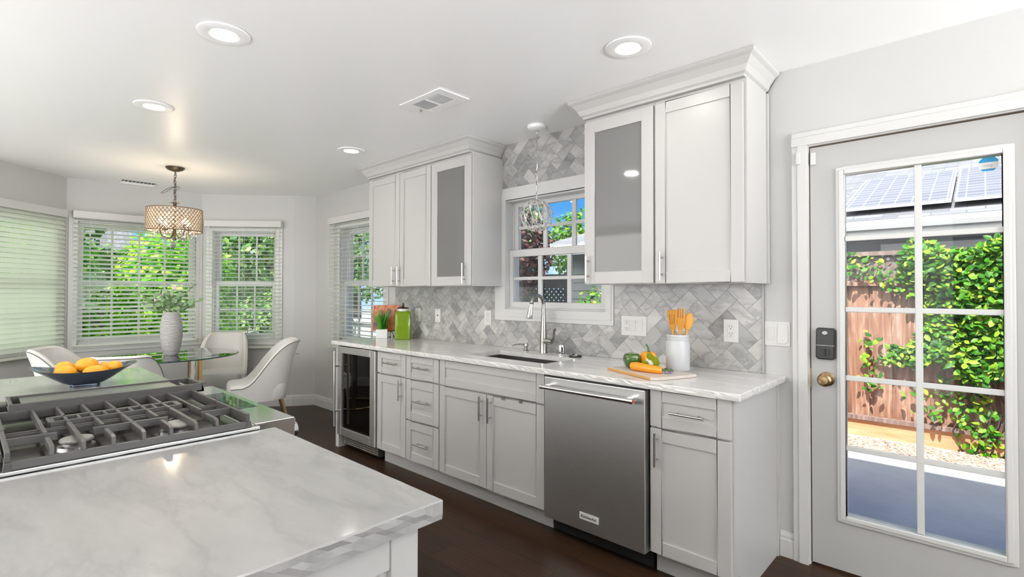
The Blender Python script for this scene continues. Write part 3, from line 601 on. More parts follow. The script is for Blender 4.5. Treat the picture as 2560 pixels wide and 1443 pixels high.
# upper cabinets
U=2.49
def crown(name,x0,x1,label,left=True,right=True):
    # stepped cove profile that grows outwards towards the ceiling
    pr=[(0,2.340),(.006,2.340),(.006,2.352),(.018,2.360),(.030,2.385),(.052,2.415),(.066,2.424),(.070,2.428),(.070,CZ-.001)]
    b=MB(); vs=[];n=len(pr)
    path=[]
    for d,z in pr:
        path.append([(x0-(d if left else 0),WY-.010,z),(x0-(d if left else 0),U-d,z),(x1+(d if right else 0),U-d,z),(x1+(d if right else 0),WY-.010,z)])
    for row in path: vs+=row
    fs=[(i*4+j,i*4+j+1,(i+1)*4+j+1,(i+1)*4+j) for i in range(n-1) for j in range(3)]
    fs+=[(0,3,2,1),((n-1)*4,(n-1)*4+1,(n-1)*4+2,(n-1)*4+3),tuple(i*4 for i in range(n))[::-1],tuple(i*4+3 for i in range(n))]
    b.add(vs,fs); o=b.build(name,'cabinet_white',kind=None); tag(o,label,'molding'); return o
crown('crown_molding',-4.083,-2.745,'white crown molding on top of the wall cabinets left of the sink window')
crown('crown_molding',-1.735,-.832,'white crown molding on top of the tall wall cabinets right of the sink window')
def upper(name,x0,x1,doors,label,glassy=False,end=None):
    r=empty(name,((x0+x1)/2,2.65,1.365),0,label,'cabinet','wall cabinets')
    if glassy:
        carcass(r,x0,x1,U+.020,WY-.010,1.366,2.339,False,True)
        for z in (1.665,1.985): MB().box(x0+.016,x1-.016,U+.03,WY-.02,z-.009,z+.009).build('shelf','cabinet_white',r)
    else: carcass(r,x0,x1,U+.020,WY-.010,1.366,2.339,False)
    for a,c,h in doors:
        d=shaker('door',a,c,1.370,2.318,U,r,rail=.068 if glassy else .058,glass=glassy); pull(d,(h,1.532),(h,1.385),U)
    return r
upper('wall_cabinet',-4.083,-3.186,[(-4.080,-3.612,-3.680),(-3.606,-3.190,-3.598)],'white wall cabinet with two solid doors beside the blind, left of the grey glass door')
upper('wall_cabinet',-3.186,-2.720,[(-3.180,-2.725,-2.784)],'white wall cabinet with a grey glass door left of the sink window',True)
upper('wall_cabinet',-1.735,-1.289,[(-1.733,-1.294,-1.704)],'white wall cabinet with a grey glass door right of the sink window',True)
r=upper('wall_cabinet',-1.288,-.829,[(-1.281,-.834,-1.242)],'white wall cabinet with one solid door, nearest the glazed door')
MB().box(-.829,-.822,U+.02,WY-.03,1.366,2.339).box(-.829,-.812,WY-.03,WY-.010,1.366,2.339).build('side_panel','cabinet_white',r)
MB().box(-2.720,-2.712,U+.012,WY-.010,1.366,2.339).build('scribe_panel','cabinet_white',bevel=0).name='side_panel'
tag([o for o in bpy.data.objects if o.name.startswith('side_panel') and o.parent is None][0],'white side panel on the wall cabinet left of the sink window','panel')
# outlets and switches
def plate(name,x,z,w,h,label,kind,y=WY-.0092):
    r=empty(name,(x,y,z),0,label,'outlet' if 'outlet' in name else 'switch')
    MB().box(x-w/2,x+w/2,y-.006,y,z-h/2,z+h/2).build('cover_plate','plate_white',r,bevel=.002)
    def duplex(cx):
        MB().box(cx-.017,cx+.017,y-.0085,y-.0055,z-.034,z+.034).build('receptacle','plate_white',r,bevel=.0015)
        k=MB()
        for q in (-.019,.019):
            k.box(cx-.0075,cx-.0055,y-.0089,y-.0083,q+z-.001,q+z+.009).box(cx+.0055,cx+.0075,y-.0089,y-.0083,q+z-.001,q+z+.009); k.cyl((cx,y-.0089,q+z-.008),(cx,y-.0083,q+z-.008),.0026,10)
        k.build('slots','slot_dark',r)
    def rocker(cx,up=1): 
        MB().box(cx-.017,cx+.017,y-.008,y-.0055,z-.034,z+.034).build('rocker_frame','plate_white',r,bevel=.001)
        MB().prism([(y-.008,z-.031),(y-.008,z+.031),(y-.0125 if up>0 else y-.009,z+.031*up),(y-.009,z-.031)],'x',cx-.0145,cx+.0145).build('rocker','plate_white',r)
    if kind=='duplex': duplex(x)
    if kind=='combo': duplex(x-.046); rocker(x); rocker(x+.046)
    if kind=='coax':
        MB().cyl((x,y-.009,z+.002),(x,y-.006,z+.002),.006,12).build('jack','slot_dark',r)
        for q in (-.048,.048): MB().cyl((x,y-.007,z+q),(x,y-.0055,z+q),.0035,10).build('screw','nickel',r)
    if kind=='switch':
        rocker(x-.028); MB().prism([(x+.002,z-.050),(x+.040,z-.050),(x+.050,z-.040),(x+.050,z+.040),(x+.040,z+.050),(x+.002,z+.050)],'y',y-.010,y-.006).build('blank_insert','plate_white',r,bevel=.002)
    return r
plate('wall_outlet',-3.778,1.118,.075,.117,'white wall outlet on the tile just right of the green jar','duplex')
plate('wall_outlet',-3.492,1.118,.072,.117,'slim white cable plate with a single jack on the tile between two outlets','coax')
plate('wall_outlet',-2.872,1.121,.077,.117,'white wall outlet on the tile just left of the sink window','duplex')
plate('switch_outlet',-1.590,1.115,.172,.122,'wide white plate with outlet and two switches, right of the sink window','combo')
plate('wall_outlet',-1.006,1.115,.078,.122,'white wall outlet on the tile nearest the glazed door, right of the utensil crock','duplex')
plate('light_switch',-.780,1.111,.120,.124,'white light switch plate on the painted wall between the tile and the glazed door','switch',WY)
# dining wall outlet
rr=empty('wall_outlet',(-5.9,2.6,0),0,'white wall outlet low on the bay wall behind the right-hand dining chair','outlet')
M=Matrix.Translation((Cp[0],Cp[1],0))@Matrix.Rotation(aR,4,'Z')
MB().box(.575,.69,-.006,0,.36,.475).xf(M).build('cover_plate','plate_white',rr,bevel=.002); MB().box(.597,.627,-.009,-.006,.385,.45).box(.64,.67,-.009,-.006,.385,.45).xf(M).build('receptacle','plate_white',rr,bevel=.001)
# ------------------------------------------------------------------ ceiling fixtures
def downlight(x,y,label,power):
    r=empty('recessed_light',(x,y,CZ),0,label,'ceiling light','recessed ceiling lights')
    MB().lathe([(.104,-.001),(.102,-.006),(.078,-.010),(.060,-.008),(.058,-.004),(.058,.0)],(x,y,CZ),48,cap=False).build('trim_ring','ceiling_paint',r,smooth=True)
    MB().lathe([(.058,-.0042),(.055,-.0052)],(x,y,CZ),48,cap=False).build('inner_rim','gold_rim',r)
    MB().lathe([(.055,-.0045),(.0001,-.0045)],(x,y,CZ),48,cap=False).build('diffuser','lamp_diffuser',r)
    if power: l=light('AREA','downlight_lamp',(0,0,-.012),power,(1,.975,.93),.11,dirv=(0,0,-1),shape='DISK'); l.parent=r
    return r
PW=LS['down']
downlight(-2.419,.76,'lit recessed light nearest the upper left of the photo, largest on the left',PW)
downlight(-1.192,2.06,'lit recessed light nearest the tall wall cabinets and glazed door',PW*.3)
downlight(-3.675,.773,'lit recessed light between the largest left one and the chandelier',PW)
downlight(-3.676,2.08,'smallest lit recessed light, nearest the wall cabinets left of the window',PW*.06)
for x,y,p in ((1.2,.76,.6),(.9,-1.2,.6),(-1.2,-1.2,1.3)):  # unseen lamps added behind the camera to brighten the room
    downlight(x,y,'recessed light added unseen in the ceiling behind the photographer',PW*p)
# ceiling vents
def vent(x0,x1,y0,y1,label,nb,lever=True,ft=.008):
    r=empty('ceiling_vent',((x0+x1)/2,(y0+y1)/2,CZ),0,label,'vent'); b=MB()
    i0,i1,j0,j1=nb
    for a,c,p,q in cells(x0,x1,y0,y1,[(i0,i1,j0,j1)]): b.box(a,c,p,q,CZ-ft,CZ-.001)
    b.build('vent_frame','ceiling_paint',r,bevel=.002); MB().box(i0,i1,j0,j1,CZ-.0025,CZ-.0012).build('duct_opening','slot_dark',r)
    xm=(i0+i1)/2; l=MB().box(xm-.005,xm+.005,j0,j1,CZ-.008,CZ-.002); k=9
    for t in range(k):
        xx=i0+(xm-i0)*(t+.5)/k; l.box(xx-.0028,xx+.0028,j0,j1,CZ-.0085,CZ-.0065,Matrix.Translation((xx,0,CZ-.006))@Matrix.Rotation(.6,4,'Y')@Matrix.Translation((-xx,0,-CZ+.006)))
        yy=j0+(j1-j0)*(t+.5)/k; l.box(xm+.005,i1,yy-.0028,yy+.0028,CZ-.0085,CZ-.0065)
    l.build('louvers','ceiling_paint',r)
    if lever: MB().box(x0+.04,x0+.052,y0+.12,y0+.128,CZ-.022,CZ-.008).build('damper_lever','nickel',r)
vent(-2.565,-2.185,1.765,1.985,'white ceiling vent with dark louvers between the recessed lights near the wall cabinets',(-2.50,-2.245,1.81,1.93))
vent(-6.51,-6.27,1.02,1.50,'white ceiling vent above the bay, left of the chandelier canopy',(-6.485,-6.295,1.07,1.36),False,.003)
# chandelier
cx,cy=-5.357,1.291
r=empty('chandelier',(cx,cy,CZ),0,'dark bronze chandelier with a beaded lattice drum shade over the dining table','chandelier')
MB().lathe([(.075,0),(.075,-.006),(.060,-.022),(.030,-.034),(.012,-.038),(.001,-.038)],(cx,cy,CZ),32).build('canopy','bronze_dark',r,smooth=True)
b=MB(); z=CZ-.038; k=0
while z>2.135:
    a=k%2*PI/2; pts=[]
    for q in range(12): t=2*PI*q/12; pts.append((cx+math.cos(a)*.0085*math.cos(t),cy+math.sin(a)*.0085*math.cos(t),z-.016+.018*math.sin(t)))
    b.tube(pts,.0022,6,closed=True); z-=.0275; k+=1
b.build('chain','bronze_dark',r,smooth=True)
b=MB(); b.tube([(cx+.012*math.cos(i*1.3),cy+.012*math.sin(i*1.3),CZ-.04-i*.022) for i in range(13)],.0022,6)
dy_=Vector((.13,.99,0)); pts=[(cx,cy,2.27)]+[tuple(Vector((cx,cy,2.265))+dy_*u+Vector((0,0,v))) for u,v in ((-.03,-.005),(-.07,-.03),(-.105,-.065),(-.095,-.07),(-.06,-.045),(-.02,-.008),(.03,.01),(.04,0),(.015,-.02),(0,-.06))]
b.tube(pts,.0022,6).build('cord','bronze_dark',r,smooth=True)
MB().lathe([(.012,.155),(.030,.150),(.042,.146),(.014,.142),(.014,.12),(.020,.10),(.008,.09),(.008,-.16),(.014,-.17),(.014,-.19),(.001,-.20)],(cx,cy,1.975),24).build('stem','bronze_dark',r,smooth=True)
zr0,zr1,Rr=1.865,2.062,.217
sh=empty('lamp_shade',(0,0,0)); bpy.data.objects.remove(sh)
b=MB()
for z in (zr0,zr1): b.tube([(cx+Rr*math.cos(2*PI*i/64),cy+Rr*math.sin(2*PI*i/64),z) for i in range(64)],.0035,6,closed=True)
nw=44
for i in range(nw):
    for sg in (1,-1):
        b.tube([(cx+Rr*math.cos(2*PI*(i+sg*5.0*t/8)/nw),cy+Rr*math.sin(2*PI*(i+sg*5.0*t/8)/nw),zr0+(zr1-zr0)*t/8) for t in range(9)],.0027,4,cap=False)
sh=b.build('lamp_shade','shade_wire',r)
b=MB()
for i in range(nw):
    for j in range(10):
        q=2*PI*(i+(0 if j%2 else .5))/nw; z=zr0+(zr1-zr0)*(j+.5)/10
        b.ball((cx+(Rr-.006)*math.cos(q),cy+(Rr-.007)*math.sin(q),z),.0112,7,5,(1,1,.9))
b.build('beads','shade_bead',sh,kind='stuff')
for k in range(4):
    a=.35+k*PI/2; ux,uy=math.cos(a),math.sin(a); P=[]
    for i in range(11):
        t=i/10; q=PI*t; P.append((cx+ux*(.012+.058*(1-math.cos(q))),cy+uy*(.012+.058*(1-math.cos(q))),1.86-.055*math.sin(q)))
    ar=MB().tube([(cx+ux*.012,cy+uy*.012,1.92)]+P+[(cx+ux*.128,cy+uy*.128,1.885)],.0042,8).build('arm','bronze_dark',r,smooth=True)
    MB().lathe([(.001,0),(.022,.003),(.026,.010),(.013,.012),(.011,.04),(.001,.04)],(cx+ux*.128,cy+uy*.128,1.882),16).build('candle_cup','bronze_dark',ar,smooth=True)
    MB().lathe([(.010,0),(.016,.015),(.018,.028),(.010,.050),(.001,.062)],(cx+ux*.128,cy+uy*.128,1.922),14).build('bulb','bulb_glow',ar,smooth=True)
lp=light('POINT','chandelier_lamp',(0,0,1.96-CZ),5,(1,.80,.58),.05); lp.parent=r
proto=None
for k in range(22):
    a=2*PI*k/22+.1; rr_=.085 if k%2 else .155; z=1.815 if k%2 else 1.835
    if k>=18: rr_=.02; z=1.745
    x,y=cx+rr_*math.cos(a),cy+rr_*math.sin(a)
    b=MB().lathe([(.001,.034),(.006,.030),(.004,.022),(.0015,.018),(.013,.004),(.015,-.004),(.008,-.024),(.001,-.036)],(x,y,z),8).tube([(x,y,z+.03),(x,y,z+.075)],.0012,5)
    b.build('crystal_drop','crystal',r)
# pendant over the sink
px_,py_=-2.215,2.625
r=empty('pendant_light',(px_,py_,CZ),0,'small clear crystal globe pendant hanging in front of the sink window','pendant light')
MB().lathe([(.062,0),(.062,-.008),(.056,-.020),(.040,-.026),(.020,-.029),(.001,-.029)],(px_,py_,CZ),36).build('canopy','ceiling_paint',r,smooth=True)
b=MB().cyl((px_,py_,CZ-.028),(px_,py_,CZ-.040),.008,12).tube([(px_+.003*math.cos(i*.9),py_+.003*math.sin(i*.9),CZ-.04-i*.0108) for i in range(40)],.0035,6); b.build('cord','nickel',r,smooth=True)
gz=1.838; gr=.108
b=MB().tube([(px_+.013*math.cos(2*PI*i/20),py_+.013*math.sin(2*PI*i/20)*.3,1.985+.013*math.sin(2*PI*i/20)) for i in range(20)],.0018,6,closed=True).cyl((px_,py_,1.972),(px_,py_,1.945),.004,8); b.build('hanging_ring','plate_white',r)
b=MB(); LF=[]
for k in range(12):
    a0=2*PI*k/12; P=[]
    for i in range(15):
        t=i/14; ph=.22+t*2.75; a=a0+.75*t; P.append((px_+gr*math.sin(ph)*math.cos(a),py_+gr*math.sin(ph)*math.sin(a),gz+gr*math.cos(ph)))
    b.tube([(px_,py_,1.945)]+P,.0022,5)
    i=5 if k%2 else 8; p=Vector(P[i]); d=(Vector(P[i+2])-Vector(P[i-2])).normalized(); n=(p-Vector((px_,py_,gz))).normalized(); sd=d.cross(n)
    lf=MB(); LF.append(lf); lf.add([p-d*.032,p+sd*.010+n*.002,p+d*.032,p-sd*.010+n*.002],[(0,1,2),(0,2,3)])
cg=b.build('wire_cage','plate_white',r); [lf.build('wire_leaf','plate_white',cg) for lf in LF]
rnd=random.Random(3)
for k in range(64):
    ph=math.acos(1-2*(k+.5)/64*.93-.03); a=k*2.39996; rr_=gr+rnd.uniform(-.012,.006); p=(px_+rr_*math.sin(ph)*math.cos(a),py_+rr_*math.sin(ph)*math.sin(a),gz+rr_*math.cos(ph))
    MB().ball(p,.0085,8,5,(1,1,1.15)).build('crystal_bead','crystal',r)
MB().lathe([(.016,.05),(.016,.0),(.020,-.02),(.024,-.045),(.018,-.065),(.001,-.072)],(px_,py_,gz+.05),20).build('bulb','bulb_glass',r,smooth=True)
MB().ball((px_,py_,gz+.01),.007,8,6).build('filament','bulb_glow',r)
# ------------------------------------------------------------------ island
r=empty('island_cabinet',(-1.2,.2,0),0,'white island cabinet under the near marble slab','cabinet')
b=MB().box(-1.62,-.85,-.55,.600,.10,.862).box(-1.60,-.90,-.50,.55,0,.10); b.build('carcass','cabinet_white',r)
b=MB()
for a,c in ((.558,.620),(-.57,-.508)): b.box(-.862,-.830,a,c,0,.862)
b.box(-.852,-.834,-.508,.558,.79,.862).box(-.852,-.834,-.508,.558,0,.12).box(-.860,-.842,.610,.618,0,.86).build('end_frame','cabinet_white',r,bevel=.002)
MB().box(-.850,-.846,-.508,.558,.12,.79).build('end_panel','cabinet_white',r)
o=slab('island_countertop',-1.615,-.803,-.60,.664,.863,.902,mtl='island_marble_dimmed',jit=.004); tag(o,'near marble island slab with chiselled edges, in front of the range','countertop')
o=slab('island_countertop',-3.44,-2.455,-.60,.676,.863,.902,mtl='island_marble_dimmed'); tag(o,'far marble island slab behind the range carrying the fruit bowl','countertop')
r=empty('island_cabinet',(-2.9,.2,0),0,'white island cabinet under the far marble slab beyond the range','cabinet')
MB().box(-3.34,-2.465,-.5,.60,0,.862).build('carcass','cabinet_white',r); shaker('end_panel',-3.33,-2.475,.12,.85,.601,r)
# strip of counter at the back of the range
# ------------------------------------------------------------------ range
r=empty('gas_range',(-2.01,.15,0),0,'stainless steel gas range set into the island with black cast iron grates','range')
RX0,RX1=-2.440,-1.622
MB().box(RX0,RX1,-.02,.60,.02,.880).build('oven_body','brushed_steel',r)
MB().box(RX0,RX1,.60,.640,.14,.74).build('oven_door','brushed_steel',r,bevel=.003)
h=MB().cyl((RX0+.06,.70,.69),(RX1-.06,.70,.69),.012,16).box(RX0+.07,RX0+.09,.64,.70,.68,.70).box(RX1-.09,RX1-.07,.64,.70,.68,.70); h.build('oven_handle','polished_steel',r)
# control console: top deck and front with knobs
PX0,PX1=-2.450,-1.652
c=MB().prism([(.615,.800),(.735,.800),(.742,.905),(.738,.9135),(.615,.9135)],'x',PX0,PX1).build('control_console','polished_steel',r,bevel=.002)
MB().box(-2.25,-1.90,.655,.715,.9136,.9146).build('touch_display','black_glass',c)
for i,x in enumerate((-1.735,-1.855,-2.03,-2.205,-2.325)):
    k=MB().lathe([(.030,0),(.030,.006),(.026,.008),(.0265,.034),(.024,.038),(.001,.038)],n=28); k.xf(Matrix.Translation((x,.741,.853))@Matrix.Rotation(-PI/2,4,'X')); k.build('control_knob','polished_steel',r,smooth=True)
MB().box(RX0,RX1,.010,.618,.880,.9045).build('cooktop_deck','polished_steel',r,bevel=.003)
MB().box(RX0+.020,RX1-.022,.040,.598,.9046,.9062).build('burner_pan','enamel_black',r)
MB().box(RX1-.014,RX1+.006,.006,.618,.9025,.912).build('edge_flange','polished_steel',r,bevel=.002); MB().box(RX0-.006,RX0+.014,.006,.618,.9025,.912).build('edge_flange','polished_steel',r,bevel=.002)
gt=.952      # height of the grate tops
def bar(b,x0,y0,x1,y1,z0,z1,w=.0095):
    a=Vector((x0,y0,0)); c=Vector((x1,y1,0)); d=(c-a).normalized(); n=Vector((-d.y,d.x,0))*w/2
    vs=[]
    for z,k in ((z0,1.0),(z1,.8)):
        for p,q in ((a,1),(a,-1),(c,-1),(c,1)): v=p+n*q*k; vs.append((v.x,v.y,z))
    b.add(vs,[(3,2,1,0),(4,5,6,7),(0,1,5,4),(1,2,6,5),(2,3,7,6),(3,0,4,7)])
def finger(b,x0,y0,x1,y1,low=.020):
    """rises from the frame at (x0,y0) to the grate top and runs to (x1,y1)"""
    a=Vector((x0,y0,0)); c=Vector((x1,y1,0)); d=(c-a).normalized(); n=Vector((-d.y,d.x,0))*.0048
    pr=[(0,.925),(.004,gt-.004),(.020,gt),((c-a).length,gt),((c-a).length,gt-low),(.026,gt-low),(.018,.925)]
    vs=[]
    for q in (1,-1):
        for u,z in pr: v=a+d*u+n*q; vs.append((v.x,v.y,z))
    k=len(pr); fs=[tuple(range(k))[::-1],tuple(range(k,2*k))]+[(i,(i+1)%k,k+(i+1)%k,k+i) for i in range(k)]; b.add(vs,fs)
XN,XJ,XM=-1.632,-1.905,-2.185
Y0g,Y1g=.072,.588
g=MB()
bar(g,XN,Y0g,XN,Y1g,.912,.930,.014); bar(g,XJ,Y0g,XJ,Y1g,.918,.936,.012)
bar(g,XN,Y0g,XJ,Y0g,.925,gt,.012); bar(g,XN,Y1g,XJ,Y1g,.925,gt,.012); bar(g,XN-.018,Y0g-.012,XJ,Y0g-.012,.928,gt-.004,.008)
for y in (.207,.330,.452): finger(g,XN,y,XJ+.004,y)
for y in (.148,.266,.392,.505): finger(g,XN,y,XN-.105,y)
bar(g,-1.785,Y0g,-1.785,.172,gt-.020,gt); bar(g,-1.772,.243,-1.772,.415,gt-.020,gt); bar(g,-1.765,.50,-1.765,Y1g,gt-.02,gt)
for y in (.150,.268,.395,.51): bar(g,-1.80,y,XJ,y,gt-.022,gt,.0098)
for x in (XN,XJ):
    for y in (Y0g,Y1g): bar(g,x-.008,y,x+.008,y,.906,.93,.016)
g.build('grate','cast_iron',r,bevel=.0012)
g=MB(); XJ2=XJ-.006
bar(g,XJ2,Y0g,XJ2,Y1g,.925,.940,.010); bar(g,XM,Y0g,XM,Y1g,.925,gt,.012); bar(g,XJ2,Y0g,XM,Y0g,.925,gt,.012); bar(g,XJ2,Y1g,XM,Y1g,.925,gt,.012)
for y in (.150,.207,.268,.330,.395,.452,.51): bar(g,XJ2,y,XM,y,gt-.022,gt,.0095)
bar(g,-1.935,.170,-1.935,.490,gt-.022,gt,.010); bar(g,-2.005,.170,-2.005,.490,gt-.022,gt,.018); bar(g,-1.935,.172,-2.005,.172,gt-.022,gt,.014); bar(g,-1.935,.488,-2.005,.488,gt-.022,gt,.014)
for y in (.178,.237,.299,.362,.423,.482): bar(g,-1.935,y,-2.005,y,gt-.022,gt,.008)
g.build('grate','cast_iron',r,bevel=.0012)
g=MB(); bar(g,XM-.008,Y0g,XM-.008,Y1g,.915,.935,.012); bar(g,RX0+.02,Y0g,RX0+.02,Y1g,.915,.935,.012)
for y in (Y0g,.2,.33,.46,Y1g): bar(g,XM-.008,y,RX0+.02,y,.915,.940,.010)
g.build('grate','cast_iron',r)
# griddle tray
gx0_,gx1_,gy0_,gy1_=-2.372,-2.190,.098,.630
b=MB(); 
for a,c,p,q in ((gx0_,gx1_,gy0_,gy0_+.010),(gx0_,gx1_,gy1_-.010,gy1_),(gx0_,gx0_+.010,gy0_,gy1_),(gx1_-.010,gx1_,gy0_,gy1_)): b.box(a,c,p,q,.941,.972)
b.box(gx0_,gx1_,gy0_,gy1_,.941,.948).box(gx0_+.06,gx1_-.06,gy0_-.025,gy0_,.958,.966).box(gx0_+.06,gx1_-.06,gy1_,gy1_+.025,.958,.966)
gd=b.build('griddle','cast_iron',r,bevel=.002); MB().box(gx0_+.011,gx1_-.011,gy0_+.03,gy1_-.075,.948,.9665).build('cooking_surface','griddle_top',gd,bevel=.002)
MB().cyl((gx0_+.05,gy1_-.048,.958),(gx1_-.02,gy1_-.048,.958),.006,8).build('drip_bar','nickel',gd)
for x,y,q in ((-1.762,.208,.036),(-1.748,.438,.044),(-2.00,.33,.030),(-2.27,.20,.030),(-2.27,.46,.034)):
    bb=MB().lathe([(q*1.15,0),(q*1.1,.010),(q*.85,.012),(q*.85,.018),(.001,.018)],(x,y,.906),32).build('burner','sink_steel',r,smooth=True)
    MB().lathe([(q*.9,0),(q,.003),(q,.007),(q*.93,.010),(.001,.010)],(x,y,.9245),32).build('burner_cap','cast_iron_cap' if 'cast_iron_cap' in MT else mat('cast_iron_cap',(.30,.29,.27),.4,.3),bb,smooth=True)
# ------------------------------------------------------------------ dining corner
tx,ty=-5.45,1.27
r=empty('dining_table',(tx,ty,0),0,'round glass-topped dining table on slim brass and chrome legs','table')
MB().lathe([(.001,.738),(.565,.738),(.572,.744),(.565,.750),(.001,.750)],(tx,ty,0),72).build('glass_top','table_glass',r,smooth=True)
MB().lathe([(.568,.739),(.573,.744),(.568,.749)],(tx,ty,0),72,cap=False).build('glass_edge','table_glass_edge',r)
for k in range(4):
    a=.55+k*PI/2; ux,uy=math.cos(a),math.sin(a); vx,vy=-uy,ux; P=[]
    for t in range(2):
        q=(-1)**t*.045; b=MB().box(-.010,.010,-.019,.019,.006,.734,Matrix.Translation((tx+ux*.30+vx*q,ty+uy*.30+vy*q,0))@Matrix.Rotation(a,4,'Z')); b.build('leg','warm_brass' if t==0 else 'polished_steel',r)
ring=[]
MB().tube([(tx+.30*math.cos(2*PI*i/40),ty+.30*math.sin(2*PI*i/40),.012) for i in range(40)],.012,8,closed=True).build('floor_ring','warm_brass',r,smooth=True)
b=MB().box(-.30,.30,-.01,.01,.722,.737).box(-.01,.01,-.30,.30,.722,.737); b.xf(Matrix.Translation((tx,ty,0))@Matrix.Rotation(.55,4,'Z')); b.build('top_support','polished_steel',r)
def chair(name,loc,rz,label):
    """front faces local +Y"""
    r=empty(name,(loc[0],loc[1],0),rz,label,'chair','upholstered dining chairs')
    # U shaped plan path: front right -> back -> front left
    hw,fd,bd=.250,.255,-.235; P=[]
    N_=44
    for i in range(N_+1):
        t=i/N_
        # straight side, rounded back (superellipse) , straight side
        ang=-PI*.0+PI*t
        u=math.cos(ang); v=-math.sin(ang)
        x=hw*(abs(u)**.55)*(1 if u>0 else -1); y=(abs(v)**.62)
        P.append((x,fd+.0-(fd-bd)*y,t))
    vs=[];th=.042
    def top(y):
        f=(fd-y)/(fd-bd); return .470+.395*smoothstep((f-.16)/.78)**1.15
    rows=7; nn=len(P)
    def ring_pts(off,zt_off):
        out=[]
        for i,(x,y,t) in enumerate(P):
            a=P[max(0,i-1)];c=P[min(nn-1,i+1)]; d=Vector((c[0]-a[0],c[1]-a[1],0)).normalized(); n=Vector((d.y,-d.x,0))  # inward for this direction
            n=-n if (n.x*x+n.y*(y-.05))<0 else n
            out.append((x-n.x*off,y-n.y*off,top(y)+zt_off))
        return out
    outer=ring_pts(0,0); inner=ring_pts(th,0)
    b=MB(); zb=.325
    def lean(x,y,z): f=max(0,(z-.42)/.45); k=max(0,(.05-y)/.28); return (x*(1-.05*f*0),y-.085*f*f*min(1,k)-.02*f*k,z)
    grid=[]
    for (x,y,zt) in outer:
        col=[]
        for j in range(rows): z=zb+(zt-.012-zb)*j/(rows-1); tp=.93+.07*min(1,(z-zb)/.16); col.append(lean(x*tp,y if y>0 else y*(.90+.10*min(1,(z-zb)/.16)),z))
        grid.append(col)
    for i,(x,y,zt) in enumerate(inner):
        xo,yo,_=outer[i]; col=grid[i]
        m=lean((x+xo)/2,(y+yo)/2,zt+.006); col.append(m); col.append(lean(x,y,zt-.010))
        for j in range(1,6): z=zt-.010-(zt-.010-.40)*j/5; col.append(lean(x,y,z))
    k=len(grid[0]); vs=[p for c_ in grid for p in c_]
    fs=[(i*k+j,(i+1)*k+j,(i+1)*k+j+1,i*k+j+1) for i in range(nn-1) for j in range(k-1)]
    fs+=[tuple(range(k)),tuple((nn-1)*k+j for j in range(k))[::-1]]
    b.add(vs,fs); sh=b.build('backrest','fabric',r,smooth=True,local=True)
    MB().tube([grid[i][rows-1] for i in range(nn)],.0035,6).build('piping','piping',sh,smooth=True,local=True)
    MB().tube([(grid[i][rows+1][0],grid[i][rows+1][1],grid[i][rows+1][2]) for i in range(nn)],.0025,6).build('inner_piping','fabric',sh,smooth=True,local=True)
    # seat cushion
    b=MB(); sec=[]
    for z,s_ in ((.328,.93),(.345,.965),(.43,.985),(.468,.975),(.482,.93),(.487,.80)):
        sec.append((z,s_))
    npt=40; vs=[]
    for z,s_ in sec:
        for i in range(npt):
            q=2*PI*i/npt; u,v=math.cos(q),math.sin(q); x=.222*s_*(abs(u)**.40)*(1 if u>0 else -1); y=(.252*s_)*(abs(v)**.40)*(1 if v>0 else -1)+.035
            vs.append((x,y,z))
    fs=[(a*npt+i,a*npt+(i+1)%npt,(a+1)*npt+(i+1)%npt,(a+1)*npt+i) for a in range(len(sec)-1) for i in range(npt)]; fs+=[tuple(range(npt))[::-1],tuple((len(sec)-1)*npt+i for i in range(npt))]
    b.add(vs,fs).build('seat','fabric',r,smooth=True,local=True)
    for sx in (1,-1):
        MB().tube([(sx*.185,.235,.330),(sx*.200,.255,0)],[.014,.009],12).build('leg','warm_brass',r,smooth=True,local=True)
        MB().tube([(sx*.175,-.165,.330),(sx*.195,-.245,0)],[.014,.009],12).build('leg','warm_brass',r,smooth=True,local=True)
    zz=.715; yb=bd-.058
    MB().box(-.045,-.038,yb-.035,yb,zz-.004,zz+.004).box(.038,.045,yb-.035,yb,zz-.004,zz+.004).box(-.048,.048,yb-.044,yb-.034,zz-.005,zz+.005).build('pull_handle','chrome',r,local=True,bevel=.001)
    return r
def face(p,q): return math.atan2(q[1]-p[1],q[0]-p[0])-PI/2
chair('dining_chair',(-5.02,1.92),face((-5.02,1.92),(-5.22,1.27)),'pale upholstered dining chair seen in profile, nearest the kitchen cabinets, chrome pull on its back')
chair('dining_chair',(-6.00,1.90),face((-6.00,1.90),(-5.0,1.40)),'pale upholstered dining chair seen through the glass table, below the right bay window')
chair('dining_chair',(-5.42,.67),math.atan2(.87,.50)-PI/2,'greyish dining chair at the far left behind the fruit bowl, below the left bay window')
chair('dining_chair',(-4.70,.84),math.atan2(.36,-.93)-PI/2,'grey dining chair with dark piping seen from behind between fruit bowl and table')
